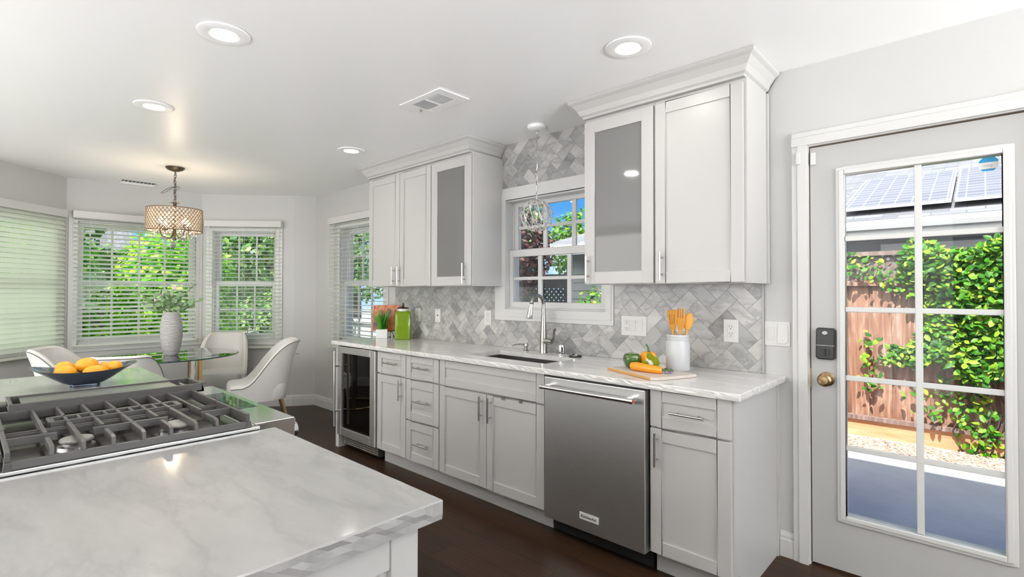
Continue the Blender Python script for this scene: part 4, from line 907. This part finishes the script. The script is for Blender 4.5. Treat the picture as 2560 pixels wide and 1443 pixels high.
# vase with sprigs
vx_,vy_=-5.40,1.285
v=MB().lathe([(.001,0),(.052,0),(.058,.010),(.076,.08),(.086,.17),(.088,.235),(.082,.30),(.064,.375),(.056,.388),(.050,.388),(.055,.36),(.060,.30),(.001,.02)],(vx_,vy_,.7505),40).build('vase','vase_stripes',smooth=True)
tag(v,'tall off-white vase with brown horizontal brush lines on the glass table','vase')
r=empty('sprig_bouquet',(vx_,vy_,1.13),0,'green eucalyptus sprigs with a few pale pink blossoms standing in the striped vase','plant')
rnd=random.Random(11); st=MB(); lv=MB(); bl=MB()
side=Vector((.13,.99,0)); dep=Vector((-.99,.13,0))
for k in range(15):
    a=rnd.uniform(-1,1); ln=rnd.uniform(.13,.26); d=(side*a*.9+dep*rnd.uniform(-.6,.6)+Vector((0,0,rnd.uniform(.45,.9)))).normalized(); p=Vector((vx_,vy_,1.05)); pts=[p+Vector((d.x*.03,d.y*.03,.06))]
    q=Vector((vx_,vy_,1.13))+Vector((d.x*.03,d.y*.03,0))
    for i in range(7): q=q+(d*ln/6); d=(d+Vector((0,0,-.10))).normalized(); pts.append(q.copy())
    st.tube(pts,.0018,5)
    for i in range(2,8):
        for s_ in (1,-1):
            n=Vector((rnd.uniform(-1,1),rnd.uniform(-1,1),rnd.uniform(-.2,1))).normalized(); ld=(d*.5+side*s_*rnd.uniform(.2,1)+n*.5).normalized(); w_=ld.cross(n).normalized(); L_=rnd.uniform(.035,.062); c=pts[i]
            lv.add([c,c+ld*L_*.35+w_*L_*.32+n*.003,c+ld*L_*.75+w_*L_*.24,c+ld*L_,c+ld*L_*.75-w_*L_*.24,c+ld*L_*.35-w_*L_*.32+n*.003],[(0,1,2),(0,2,3),(0,3,4),(0,4,5)])
st.build('stems','stem_green',r); lv.build('leaves','leaf_sage',r,kind='stuff',fixn=False)
st=MB()
for k,(a,z) in enumerate(((-.115,1.245),(-.20,1.215),(-.075,1.30),(.02,1.36))):
    c=Vector((vx_,vy_,0))+side*a; c.z=z; st.tube([(vx_,vy_,1.12),(c*.5+Vector((vx_,vy_,1.2))*.5),c],.0012,4)
    for j in range(5): q=2*PI*j/5; bl.ball(c+Vector((0,.012*math.cos(q),.012*math.sin(q))),.010,6,4,(.5,1,1))
bl.build('blossoms','blossom',r); st.build('blossom_stems','stem_green',r)
# ------------------------------------------------------------------ fruit bowl
bx,by=-2.93,.372; dv=Vector((bx,by,0)).normalized(); sv=Vector((dv.y,-dv.x,0)); sv=-sv if sv.y<0 else sv
M=Matrix((( sv.x,dv.x,0,bx),(sv.y,dv.y,0,by),(0,0,1,.902),(0,0,0,1)))   # local x = right seen from the camera, y = away
r=empty('fruit_bowl',(bx,by,.902),0,'dark glazed blue-grey bowl with flaring square corners on the far marble slab','bowl')
def sq(q,p): u,v=math.cos(q),math.sin(q); k=(abs(u)**p+abs(v)**p)**(-1/p); return u*k,v*k
prof=[(.050,0,0),(.052,.010,0),(.050,.014,0),(.075,.026,.0),(.110,.050,.002),(.150,.078,.006),(.178,.096,.012),(.181,.098,.012),(.172,.096,.012),(.140,.076,.006),(.100,.050,.002),(.060,.030,0),(.001,.024,0)]
n=64; vs=[]
for rr_,z,cr_ in prof:
    for i in range(n):
        q=2*PI*i/n; u,v=sq(q+PI/4*0,4.0 if rr_<.06 else 3.0); w_=max(0,(u*u+v*v)-1); vs.append((u*rr_*1.03,v*rr_*.62,z*.74+max(0,z-.02)*.30*min(1,abs(u))**2.2))
fs=[(a*n+i,a*n+(i+1)%n,(a+1)*n+(i+1)%n,(a+1)*n+i) for a in range(len(prof)-1) for i in range(n)]+[tuple(range(n))[::-1],tuple((len(prof)-1)*n+i for i in range(n))]
MB().add(vs,fs).xf(M).build('bowl','bowl_glaze',r,smooth=True)
fr=[(-.070,.036,.071,.033,'behind the leftmost orange of the bowl',(1.05,1,.92)),(-.066,-.030,.058,.036,'leftmost orange in the dark bowl',(1.10,.95,.92)),(.006,.014,.079,.038,'largest orange in the bowl, topmost in the middle',(1.12,1,.92)),
    (.036,-.045,.055,.032,'elongated orange at the front middle of the bowl',(1.45,.85,.92)),(.070,.032,.064,.027,'small orange half hidden at the back right of the bowl',(1,1,.9)),(.102,-.012,.066,.029,'rightmost round orange near the bowl corner',(1.08,1,1))]
for x,y,z,rad,lb,scl in fr:
    c=M@Vector((x,y,z+.009)); o=MB().ball((0,0,0),rad,28,18,scl,M.to_3x3().to_4x4()).xf(Matrix.Translation(c)).build('orange','orange_peel',smooth=True); tag(o,lb if lb.startswith(('left','larg','elon','small','right')) else 'orange '+lb,'orange','oranges in the dark bowl')
# ------------------------------------------------------------------ things on the counter
cz=.902
r=empty('potted_grass',(-4.035,2.60,cz),0,'small white cube pot of bright green grass at the left end of the counter','potted plant')
MB().prism([(-.050,-.050),(.050,-.050),(.050,.050),(-.050,.050)],'z',cz,cz+.082,Matrix.Translation((-4.035,2.60,0))@Matrix.Rotation(.95,4,'Z')).build('pot','ceramic_white',r,bevel=.004)
b=MB(); rnd=random.Random(5)
for k in range(90):
    q=rnd.uniform(0,2*PI); rr_=rnd.uniform(0,.036); p=Vector((-4.035+rr_*math.cos(q),2.60+rr_*math.sin(q),cz+.078)); tl=rnd.uniform(.12,.20); o=Vector((math.cos(q),math.sin(q),0))*rnd.uniform(.01,.085); w_=Vector((-math.sin(q+1),math.cos(q+1),0))*.0035
    m_=p+o*.35+Vector((0,0,tl*.6)); e_=p+o+Vector((0,0,tl)); b.add([p-w_,p+w_,m_+w_*.9,m_-w_*.9,e_],[(0,1,2,3),(3,2,4)])
b.build('grass_blades','grass_green',r,kind='stuff',fixn=False)
# cookbook on a small easel
r=empty('cookbook',(-4.07,2.70,cz+.055),0,'cookbook with an orange food photo cover and red spine leaning on an easel','book')
Mb=Matrix.Translation((-4.085,2.665,cz+.058))@Matrix.Rotation(.62,4,'Z')@Matrix.Rotation(-.16,4,'X')
MB().box(-.120,.120,0,.004,0,.242,Mb).build('front_cover','cover_art',r); MB().box(-.118,.118,.004,.020,.003,.239,Mb).build('page_block','paper',r); MB().box(-.127,-.120,0,.022,0,.242,Mb).build('spine','book_red',r); MB().box(-.120,.120,.020,.023,0,.242,Mb).build('back_cover','book_red',r)
r=empty('book_easel',(-4.07,2.70,cz),0,'black wire easel with little ball feet holding the cookbook','easel')
b=MB(); Me=Matrix.Translation((-4.085,2.665,cz))@Matrix.Rotation(.62,4,'Z')
for x in (-.055,.055): b.tube([(x,.075,.004),(x,.030,.053),(x,-.014,.053),(x,-.018,.066)],.003,6).tube([(x,-.004,.053),(x,-.012,.004)],.003,6).ball((x,-.012,.006),.0065,8,6).ball((x,.075,.006),.0065,8,6).tube([(x,.068,.19),(x,.033,.053)],.003,6)
b.tube([(-.055,.032,.053),(.055,.032,.053)],.003,6).xf(Me); b.build('wire_frame','black_plastic',r)
# green ribbed glass jar
r=empty('glass_jar',(-3.80,2.665,cz),0,'square ribbed olive green glass jar with a dark lid and white collar','jar')
n=72; vs=[]; prof=[(.060,0),(.068,.004),(.070,.02),(.070,.215),(.066,.235),(.055,.248),(.046,.254)]
for rr_,z in prof:
    for i in range(n):
        q=2*PI*i/n; u,v=sq(q,7); k=1+.010*math.cos(24*q)*(1 if .01<z<.24 else 0); vs.append((-3.80+(u*math.cos(.92)-v*math.sin(.92)*.8)*rr_*k,2.665+(u*math.sin(.92)+v*math.cos(.92)*.8)*rr_*k,cz+z))
fs=[(a*n+i,a*n+(i+1)%n,(a+1)*n+(i+1)%n,(a+1)*n+i) for a in range(len(prof)-1) for i in range(n)]+[tuple(range(n))[::-1],tuple((len(prof)-1)*n+i for i in range(n))]
MB().add(vs,fs).build('jar_body','olive_glass',r,smooth=True)
MB().lathe([(.050,.250),(.050,.270),(.001,.270)],(-3.80,2.665,cz),32).build('collar','plate_white',r,smooth=True)
MB().lathe([(.052,.2705),(.052,.276),(.040,.284),(.010,.288),(.006,.293),(.010,.298),(.011,.304),(.007,.314),(.003,.322),(.001,.325)],(-3.80,2.665,cz),28).build('lid','bronze_dark',r,smooth=True)
# cutting board
bz_=cz+.0155
o=MB().prism([(-1.500,2.372),(-1.170,2.222),(-1.140,2.232),(-1.045,2.455),(-1.060,2.480),(-1.400,2.560)],'z',cz+.0005,bz_)
o=o.build('cutting_board','board_wood',bevel=.004); MB().prism([(-1.499,2.3708),(-1.1705,2.2212),(-1.1710,2.2204),(-1.4995,2.3698)],'z',cz+.002,bz_-.0015).build('bare_edge','board_edge',o,label='bare orange-brown wooden front edge'); tag(o,'pale wooden cutting board under the peppers on the right end of the counter','cutting board')
# utensil crock
ux_,uy_=-1.183,2.545
r=empty('utensil_crock',(ux_,uy_,cz),0,'white textured ceramic crock shaped like a canning jar, behind the cutting board','crock')
MB().lathe([(.001,0),(.056,0),(.060,.006),(.060,.140),(.056,.150),(.0535,.154),(.0535,.158),(.057,.160),(.057,.166),(.0545,.168),(.057,.172),(.057,.180),(.054,.184),(.048,.184),(.048,.02),(.001,.012)],(ux_,uy_,bz_+.0),40).build('crock_body','crock_white',r,smooth=True)
b=MB(); zu=bz_+.02
def uten(name,kind,dx_,tilt,ry,label):
    M_=Matrix.Translation((ux_+dx_,uy_,zu))@Matrix.Rotation(ry,4,'Z')@Matrix.Rotation(tilt,4,'Y')
    b=MB().tube([(0,0,0),(0,0,.19)],[.006,.0065],10)
    if kind=='turner':
        pl=[(-.012,.18),(.012,.18),(.038,.225),(.040,.285),(-.040,.285),(-.038,.225)]
        for a_,c_ in ((-.040,-.024),(-.016,-.004),(.004,.016),(.024,.040)):
            f0=max(.195,.225-(.0)); b.prism([(a_*.75,.215),(c_*.75,.215),(c_,.268),(a_,.268)],'y',-.003,.003)
        b.prism([(-.010,.175),(.010,.175),(.030,.216),(-.030,.216)],'y',-.003,.003).prism([(-.040,.267),(.040,.267),(.042,.290),(-.038,.292)],'y',-.003,.003)
    elif kind=='fork':
        b.prism([(-.008,.18),(.008,.18),(.024,.22),(.025,.25),(-.025,.25),(-.024,.22)],'y',-.003,.003)
        for x in (-.0205,-.007,.007,.0205): b.prism([(x-.0045,.249),(x+.0045,.249),(x+.003,.300),(x-.003,.300)],'y',-.003,.003)
    else: b.ball((0,0,.235),.03,18,10,(.85,.28,1.55))
    o=b.xf(M_).build(name,'utensil_orange',smooth=(kind=='spoon'),bevel=0 if kind=='spoon' else .001); tag(o,label,'utensil'); return o
uten('slotted_turner','turner',-.014,-.10,-.5,'orange wooden slotted turner at the left in the white crock')
uten('serving_fork','fork',.004,.06,-.3,'orange wooden pronged server in the middle of the white crock')
uten('wooden_spoon','spoon',.018,.16,.7,'orange wooden spoon leaning right in the white crock')
# vegetables on the board
def pepper(name,c,rad,h,mtl,label,lobes=4,squash=1.0,rot=0):
    r=empty(name,c,0,label,'pepper'); n=48; k=18; vs=[]
    for i in range(k+1):
        p=PI*i/k; z=h*.5*math.cos(p)*(1-.16*math.exp(-((p)/.5)**2)*2-.0); rr_=rad*(math.sin(p)**.62)
        for j in range(n):
            q=2*PI*j/n+rot; e=1+.07*math.cos(lobes*q)*math.sin(p); vs.append((c[0]+rr_*e*math.cos(q),c[1]+rr_*e*math.sin(q)*squash,c[2]+h/2+z))
    fs=[(a*n+j,(a+1)*n+j,(a+1)*n+(j+1)%n,a*n+(j+1)%n) for a in range(k) for j in range(n)]; MB().add(vs,fs).build('flesh',mtl,r,smooth=True)
    zt=c[2]+h*.88
    if name!='green_pepper': MB().tube([(c[0],c[1],zt-.02),(c[0],c[1],zt+.004),(c[0]-.003,c[1],zt+.022),(c[0]-.014,c[1],zt+.038)],[.010,.006,.0045,.0055],10).build('stem','stem_green',r,smooth=True); return r
pepper('green_pepper',(-1.392,2.44,bz_),.047,.088,'green_pepper','dark green bell pepper lying at the left of the cutting board')
pepper('orange_pepper',(-1.318,2.485,bz_),.042,.098,'orange_pepper','orange bell pepper with a curved green stem standing behind the green one',5)
r=empty('long_pepper',(-1.27,2.37,bz_),0,'long orange pepper lying across the front of the cutting board','pepper')
MB().tube([(-1.352,2.365,bz_+.018),(-1.346,2.364,bz_+.021),(-1.32,2.360,bz_+.023),(-1.28,2.352,bz_+.0215),(-1.24,2.348,bz_+.020),(-1.205,2.350,bz_+.019),(-1.180,2.354,bz_+.018),(-1.176,2.355,bz_+.018)],[.014,.021,.0235,.0225,.021,.020,.018,.013],20,flat=.95).build('flesh','orange_pepper',r,smooth=True)
MB().tube([(-1.178,2.355,bz_+.018),(-1.160,2.358,bz_+.019)],[.006,.004],8).build('stem','stem_green',r,smooth=True)
r=empty('white_onion',(-1.272,2.425,bz_),0,'white onion with bright green leaves, between the long orange pepper and the crock','onion')
MB().ball((-1.266,2.425,bz_+.036),.036,24,16).build('bulb_flesh','onion_white',r,smooth=True)
lv=MB()
for (dx_,dz_,rot_,L_) in ((.018,.014,-.35,.058),(-.008,.036,.25,.045),(-.036,-.006,1.0,.045)):
    c=Vector((-1.250+dx_,2.388,bz_+.038+dz_)); L_*=1.2; d=Vector((math.cos(rot_),-.25,math.sin(rot_)*.7)).normalized(); w_=Vector((-math.sin(rot_)*.7,-.3,math.cos(rot_))).normalized(); a=c-d*L_*.5
    lv.add([a,a+d*L_*.22+w_*L_*.40,a+d*L_*.75+w_*L_*.40,a+d*L_,a+d*L_*.75-w_*L_*.36,a+d*L_*.22-w_*L_*.36],[(0,1,2),(0,2,3),(0,3,4),(0,4,5)])
lv.build('leaves','grass_green' if False else 'leaf_bright',r,fixn=False)
r=empty('violet_sprig',(-1.165,2.375,bz_),0,'small violet and silver buds beside the tip of the long orange pepper','flower')
rnd=random.Random(2)
for k in range(7): 
    a=-.5+k*.25; MB().ball((-1.160+rnd.uniform(-.012,.016),2.375+rnd.uniform(-.012,.012),bz_+.011+rnd.uniform(0,.010)),.0095,10,8,(1.3,.8,.9)).build('bud',('petal_violet','bowl_glaze','stem_green')[k%3],r,smooth=True)
# ------------------------------------------------------------------ outdoors
GZ=-.15
o=MB().box(-40,30,3.05,40,GZ-.2,GZ-.004).box(-40,-7.2,-30,3.05,GZ-.2,GZ-.004).box(-7.2,30,2.98,3.05,GZ-.2,GZ-.004).build('yard_ground','patio_concrete',kind='structure'); o.name='ground'
MB().box(-3.4,3.5,5.76,6.25,GZ-.003,GZ+.004).build('mulch_bed','mulch',kind='stuff'); bpy.data.objects['mulch_bed']['label']='strip of brown bark mulch along the foot of the fence'; bpy.data.objects['mulch_bed']['category']='mulch'
rnd=random.Random(4); b=MB()
for k in range(2600):
    p=Vector((rnd.uniform(-1.6,.8),rnd.uniform(5.74,6.28),GZ+.006)); a=rnd.uniform(0,PI); d=Vector((math.cos(a),math.sin(a),rnd.uniform(-.3,.3)))*rnd.uniform(.008,.022); w_=Vector((-math.sin(a),math.cos(a),rnd.uniform(-.2,.2)))*.006; b.add([p-d-w_,p+d-w_,p+d+w_,p-d+w_],[(0,1,2,3)])
o=b.build('bark_chips','mulch',bpy.data.objects['mulch_bed'],fixn=False)
def fence(x0,x1,fy,label,z0=GZ+.20,lattice=True):
    r=empty('wooden_fence',((x0+x1)/2,fy,GZ),0,label,'fence')
    MB().box(x0,x1,fy-.03,fy+.02,GZ-.004,z0-.03).build('kick_board','sill_wood',r); MB().box(x0,x1,fy-.06,fy+.03,z0-.03,z0+.01).build('bottom_rail','lattice_wood',r)
    x=x0; b=MB(); rnd=random.Random(9)
    while x<x1:
        w_=.150+rnd.uniform(-.004,.004); b.box(x,min(x+w_,x1),fy,fy+.018,z0+.01,1.392); b.box(x+w_-.01,x+w_+.045,fy+.020,fy+.036,z0+.01,1.392); x+=w_+.038
    b.build('planks','fence_wood',r)
    MB().box(x0,x1,fy-.035,fy+.05,1.392,1.446).build('middle_rail','fence_wood',r)
    if lattice:
        b=MB(); zA,zB=1.446,1.700; x=x0-.26
        while x<x1:
            for sg in (1,-1):
                a=(x,zA) if sg>0 else (x,zB); c=(x+.254,zB) if sg>0 else (x+.254,zA)
                dx_,dz_=(c[0]-a[0]),(c[1]-a[1]); 
                pl=[(a[0]-.024,a[1]),(a[0]+.024,a[1]),(c[0]+.024,c[1]),(c[0]-.024,c[1])]
                if x>=x0 and x+.27<x1: b.prism(pl,'y',fy+(.0 if sg>0 else .010),fy+(.009 if sg>0 else .019))
            x+=.088
        b.build('lattice','lattice_wood',r)
        MB().box(x0,x1,fy-.045,fy+.05,1.700,1.742).build('top_rail','lattice_wood',r)
    b=MB(); x=x0
    for x in (x0+.02,(x0+x1)/2+.4,x1-.1): MB().box(x,x+.09,fy+.038,fy+.12,GZ,1.70).build('post','lattice_wood',r)
    return r
FYc=6.345
fence(-3.1,2.6,FYc,'weathered red-brown plank fence with a lattice top outside the glazed door')
o=MB().tube([(-.665,FYc-.012,.735),(-.64,FYc-.020,.750),(-.60,FYc-.02,.742),(-.40,FYc-.02,.728)],.004,6).build('fence_hook','nickel'); tag(o,'thin metal hook and rod fixed on the fence planks','hook')
def leaves(name,mtl,pts_fn,n,size,seed,label,cat,parent=None,kind=None,up=.35,group=None):
    rnd=random.Random(seed); b=MB()
    for k in range(n):
        p,nm=pts_fn(rnd); nm=(Vector(nm)+Vector((rnd.uniform(-1,1),rnd.uniform(-1,1),rnd.uniform(-.6,1)))*.9+Vector((0,0,up))).normalized(); t=Vector((rnd.uniform(-1,1),rnd.uniform(-1,1),rnd.uniform(-1,.3))); t=(t-nm*t.dot(nm)).normalized(); w_=nm.cross(t); L_=size*rnd.uniform(.6,1.25); p=Vector(p)
        b.cur=rnd.random(); b.add([p,p+t*L_*.3+w_*L_*.30-nm*L_*.05,p+t*L_*.7+w_*L_*.24-nm*L_*.04,p+t*L_,p+t*L_*.7-w_*L_*.24-nm*L_*.04,p+t*L_*.3-w_*L_*.30-nm*L_*.05],[(0,1,2,3),(0,3,4,5)])
    o=b.build(name,mtl,parent,fixn=False,kind=kind)
    if label: tag(o,label,cat,group)
    return o
# ivy on the fence
def ivy(rnd):
    while True:
        x=rnd.uniform(-.62,1.7); z=rnd.uniform(.08,1.86); edge=-.50+.10*math.sin(z*7)+(.22 if z<.62 else 0)-.10*max(0,z-1.2); top=1.78+.07*math.sin(x*9)
        lo=.62-.35*max(0,min(1,(x+.1)/.5)) ; lo+=.10*math.sin(x*14)
        if x<edge or z>top or z<lo: continue
        d=rnd.uniform(.02,.24)*(.35+.65*min(1,(x-edge)/.25)); return (x,FYc-.03-d,z),(0,-1,.3)
r=empty('ivy',(.5,FYc-.15,GZ),0,'dense bright green ivy climbing over the right part of the plank fence','ivy')
leaves('leaves','ivy_leaf',ivy,17000,.066,21,None,None,r,'stuff')
def iv2(rnd):
    k=rnd.choice(((-.85,.62,.10,.30,.04),(-.66,.72,.05,.10,.05),(-.30,.25,.30,.14,.05),(.02,-.02,.22,.14,.05),(-.95,1.60,.18,.12,.05),(-.62,1.42,.16,.10,.05),(.16,.06,.2,.2,.05),(-.18,.45,.18,.2,.05)))
    x=k[0]+rnd.uniform(-1,1)*k[2]; z=k[1]+(x-k[0])*-.3+rnd.uniform(-1,1)*k[3]; return (x,FYc-.04-rnd.uniform(0,.10),z),(0,-1,.3)
leaves('trailing_leaves','ivy_leaf',iv2,520,.062,22,None,None,r,'stuff')
st=MB(); rnd=random.Random(8)
for k in range(26):
    x=rnd.uniform(-.45,1.4); P=[(x,FYc-.03,GZ)]
    for i in range(9): x+=rnd.uniform(-.09,.09); P.append((x,FYc-.04-rnd.uniform(0,.05),GZ+.2*(i+1)))
    st.tube(P,.006,5)
st.build('vine_stems','bark',r)
# neighbour house
r=empty('neighbour_house',(0,9,GZ),0,'single-storey neighbour house with white eaves and solar roof behind the fence','house')
HY=8.55; EZ=2.12; TX0,TX1=-6.55,6
MB().box(TX0+.3,TX1,HY,HY+6,GZ,EZ+.05).build('wall','siding_gray',r)
k=MB()
for i in range(14): k.prism([(HY-.002,GZ+.02+i*.165),(HY-.018,GZ+.025+i*.165),(HY-.004,GZ+.180+i*.165),(HY,GZ+.180+i*.165)],'x',TX0+.3,TX1)
k.build('lap_siding','siding_gray',r)
MB().box(TX0,TX1,7.86,7.90,EZ-.08,EZ+.10).box(TX0,TX1,7.90,HY,EZ-.02,EZ).build('fascia','neighbour_white',r); MB().prism([(7.76,EZ+.11),(7.86,EZ+.11),(7.86,EZ+.0),(7.79,EZ+.0),(7.765,EZ+.05)],'x',TX0,TX1).build('gutter','neighbour_white',r)
MB().box(-1.05,2.5,HY-.05,HY-.02,1.55,1.98).build('window_trim','neighbour_white',r)
sl=math.radians(20); Mr=Matrix.Translation((0,7.80,EZ+.12))@Matrix.Rotation(sl,4,'X')
ro=MB().prism([(TX0,0),(TX1,0),(TX1,7.5),(TX0+5.2,7.5)],'z',-.03,0); roo=ro.build('roof','shingle',None); roo.matrix_world=Mr; roo.parent=r; roo.matrix_parent_inverse=mwof(r).inverted()
for i,(a,c) in enumerate(((-1.42,-.30),(-.27,.86),(.89,2.0))):
    po=empty('solar_panel',(0,0,0)); bpy.data.objects.remove(po)
    q=MB().box(a,c,.28,2.35,.075,.11).build('solar_panel','neighbour_white',None); q.matrix_world=Mr; q.parent=r; q.matrix_parent_inverse=mwof(r).inverted()
    q2=MB().box(a+.02,c-.02,.30,2.33,.108,.113).build('solar_cells','solar_cells',None); q2.parent=q
# shrubs and trees -------------------------------------------------------
def blob(c,rx,ry,rz,hollow=.55):
    def f(rnd):
        while True:
            v=Vector((rnd.uniform(-1,1),rnd.uniform(-1,1),rnd.uniform(-1,1))); l=v.length
            if hollow*.55<l<1: return (c[0]+v.x*rx,c[1]+v.y*ry,c[2]+v.z*rz),v/l
    return f
def tree(name,c,r3,mtl,n,size,seed,label,trunk=True,cat='tree',group=None,tr=.12,lean=(0,0)):
    r=empty(name,(c[0],c[1],GZ),0,label,cat,group)
    leaves('foliage',mtl,blob(c,*r3),n,size,seed,None,None,r,'stuff')
    if trunk:
        MB().tube([(c[0]+lean[0],c[1]+lean[1],GZ),(c[0]+lean[0]*.5,c[1]+lean[1]*.5,c[2]*.5),(c[0],c[1],c[2]),(c[0]+.2,c[1],c[2]+r3[2]*.6)],[tr*1.2,tr,tr*.8,tr*.3],10).build('trunk','bark',r,smooth=True)
    return r
tree('hedge_shrub',(-8.6,.28,1.25),(.75,.98,1.60),'hedge_leaf',9500,.11,31,'bright green leafy shrub filling the middle bay window, left half',False,'shrub','shrubs outside the bay')
tree('hedge_shrub',(-8.9,2.18,1.05),(.8,.85,1.35),'hedge_leaf',6500,.11,32,'bright green leafy shrub in the middle bay window behind the vase',False,'shrub','shrubs outside the bay')
tree('hedge_shrub',(-8.3,-1.75,1.2),(.9,1.0,1.5),'hedge_leaf',4200,.11,33,'bright green leafy shrub outside the left bay window',False,'shrub','shrubs outside the bay')
tree('shade_tree',(-11.5,-.1,3.3),(2.0,2.4,1.5),'tree_leaf',6500,.16,34,'darker leafy tree above the bright shrub in the middle bay window',True,'tree','trees beyond the bay',.16,(0,2.3))
tree('shade_tree',(-12.5,4.7,2.6),(2.2,1.6,1.5),'tree_leaf',5200,.15,35,'tree with a dark leaning trunk in the right bay window',True,'tree','trees beyond the bay',.17,(.3,.9))
tree('hedge_shrub',(-10.8,4.65,.55),(.9,1.3,.85),'tree_leaf',3800,.11,36,'low dark green shrub in the lower half of the right bay window',False,'shrub','shrubs outside the bay')
tree('shade_tree',(-19.0,11.0,3.0),(2.4,2.4,2.1),'tree_leaf',5000,.18,37,'tree in the upper panes of the window left of the wall cabinets',True,'tree','trees beyond the bay',.2)
o=tree('flowering_shrub',(-9.45,3.45,.28),(.35,.30,.42),'blossom',500,.07,38,'pale pink flowering shrub low in the right bay window',False,'shrub')
tree('maple_tree',(-5.55,5.75,1.95),(.85,.72,.72),'maple_leaf',4800,.085,41,'red-leaved maple seen through the left panes of the sink window',True,'tree',None,.05)
tree('maple_tree',(-4.70,4.60,.70),(.62,.30,.62),'maple_leaf',1500,.085,42,'lower shaded branches of the red maple in the bottom left panes of the sink window',False,'tree')
tree('conifer_tree',(-10.6,11.4,3.2),(1.1,1.2,1.9),'tree_leaf',4200,.14,43,'dark green tree behind the red maple in the sink window',True,'tree',None,.15)
tree('conifer_tree',(-9.8,14.2,2.9),(1.4,1.5,1.25),'ivy_leaf',3600,.16,44,'light green tree rising above the neighbour roof in the sink window',True,'tree',None,.15)
tree('garden_shrub',(-7.0,7.55,1.15),(.72,.42,.78),'tree_leaf',2600,.09,47,'dark bush at the neighbour house corner, in the middle sink window panes',False,'shrub')
tree('garden_shrub',(-8.45,9.0,.75),(1.3,.8,1.0),'tree_leaf',3200,.10,46,'dark shrub beyond the red maple in the bottom left pane of the sink window',False,'shrub')
tree('garden_shrub',(-3.95,6.15,.75),(.42,.5,.75),'ivy_leaf',1500,.07,45,'bright green shrub in the lower right pane of the sink window',False,'shrub')
# lattice screen seen through the sink window, its shade put into the colour
r=empty('garden_screen',(-5.2,6.6,GZ),0,'garden screen, colour darkened for shade, with diamond holes seen in the lower middle pane of the sink window','screen')
b=MB().box(-6.4,-4.9,6.60,6.63,GZ,1.16).box(-6.4,-4.9,6.60,6.63,1.40,1.62).box(-4.98,-4.88,6.58,6.66,GZ,1.65)
x=-6.8
while x<-4.6:
    for sg in (1,-1):
        a=(x,1.16) if sg>0 else (x,1.40); c=(x+.24,1.40) if sg>0 else (x+.24,1.16)
        q_=clip([(a[0]-.030,a[1]),(a[0]+.030,a[1]),(c[0]+.030,c[1]),(c[0]-.030,c[1])],-6.4,-4.92,1.16,1.40)
        if len(q_)>2: b.prism(q_,'y',6.60 if sg>0 else 6.612,6.611 if sg>0 else 6.622)
    x+=.095
b.build('screen_panel','screen_shade_dark' if 'screen_shade_dark' in MT else mat('screen_shade_dark',(.012,.014,.018),.8),r)
# pale garage and parked car shapes beyond the left windows
r=empty('boxwood_hedge',(-15,1,GZ),0,'dense dark green hedge at the back of the yard beyond the bay windows','hedge')
MB().box(-15.8,-15.4,-5.5,7.2,GZ,2.3).build('hedge_core','tree_leaf',r)
def hw(rnd): return (-15.35+rnd.uniform(0,.12),rnd.uniform(-5.5,7.2),rnd.uniform(GZ,2.45)),(1,0,.3)
leaves('foliage','tree_leaf',hw,7000,.17,61,None,None,r,'stuff')
r=empty('far_house',(-19,3,GZ),0,'white house across the street glimpsed through the bay blinds','house')
MB().box(-22,-19,-3,3.2,GZ,2.6).build('wall','neighbour_white',r); MB().prism([(-22.4,2.55),(-18.5,2.55),(-20.3,3.9)],'y',-3.3,3.5).build('roof','shingle',r); MB().box(-19.05,-18.95,.3,1.6,.3,1.6).build('garage_window','siding_gray',r)
r=empty('patio_wall',(-8,6,GZ),0,'low pale garden wall seen low in the window with level blinds','wall')
MB().box(-13,-9.1,6.2,6.4,GZ,.62).build('wall_face','neighbour_white',r); MB().box(-13.05,-9.05,6.15,6.45,.62,.68).build('wall_cap','curb_concrete',r)

# pale rug added out of view behind the photographer to bounce light up
o=MB().box(-5.2,3.2,RY+.1,-1.0,.0005,.012).build('bounce_rug','bounce_rug_pale' if 'bounce_rug_pale' in MT else mat('bounce_rug_pale',(.76,.76,.755),.9)); tag(o,'large pale rug added unseen behind the photographer to bounce light','rug')

MB().box(-7.15,9,-14,RY-.3,-.12,-.03).build('bounce_terrace','bounce_stone' if 'bounce_stone' in MT else mat('bounce_stone',(.76,.755,.745),.9),kind='structure').name='ground_bounce_terrace'  # unseen pale ground added to bounce sunlight onto the ceiling
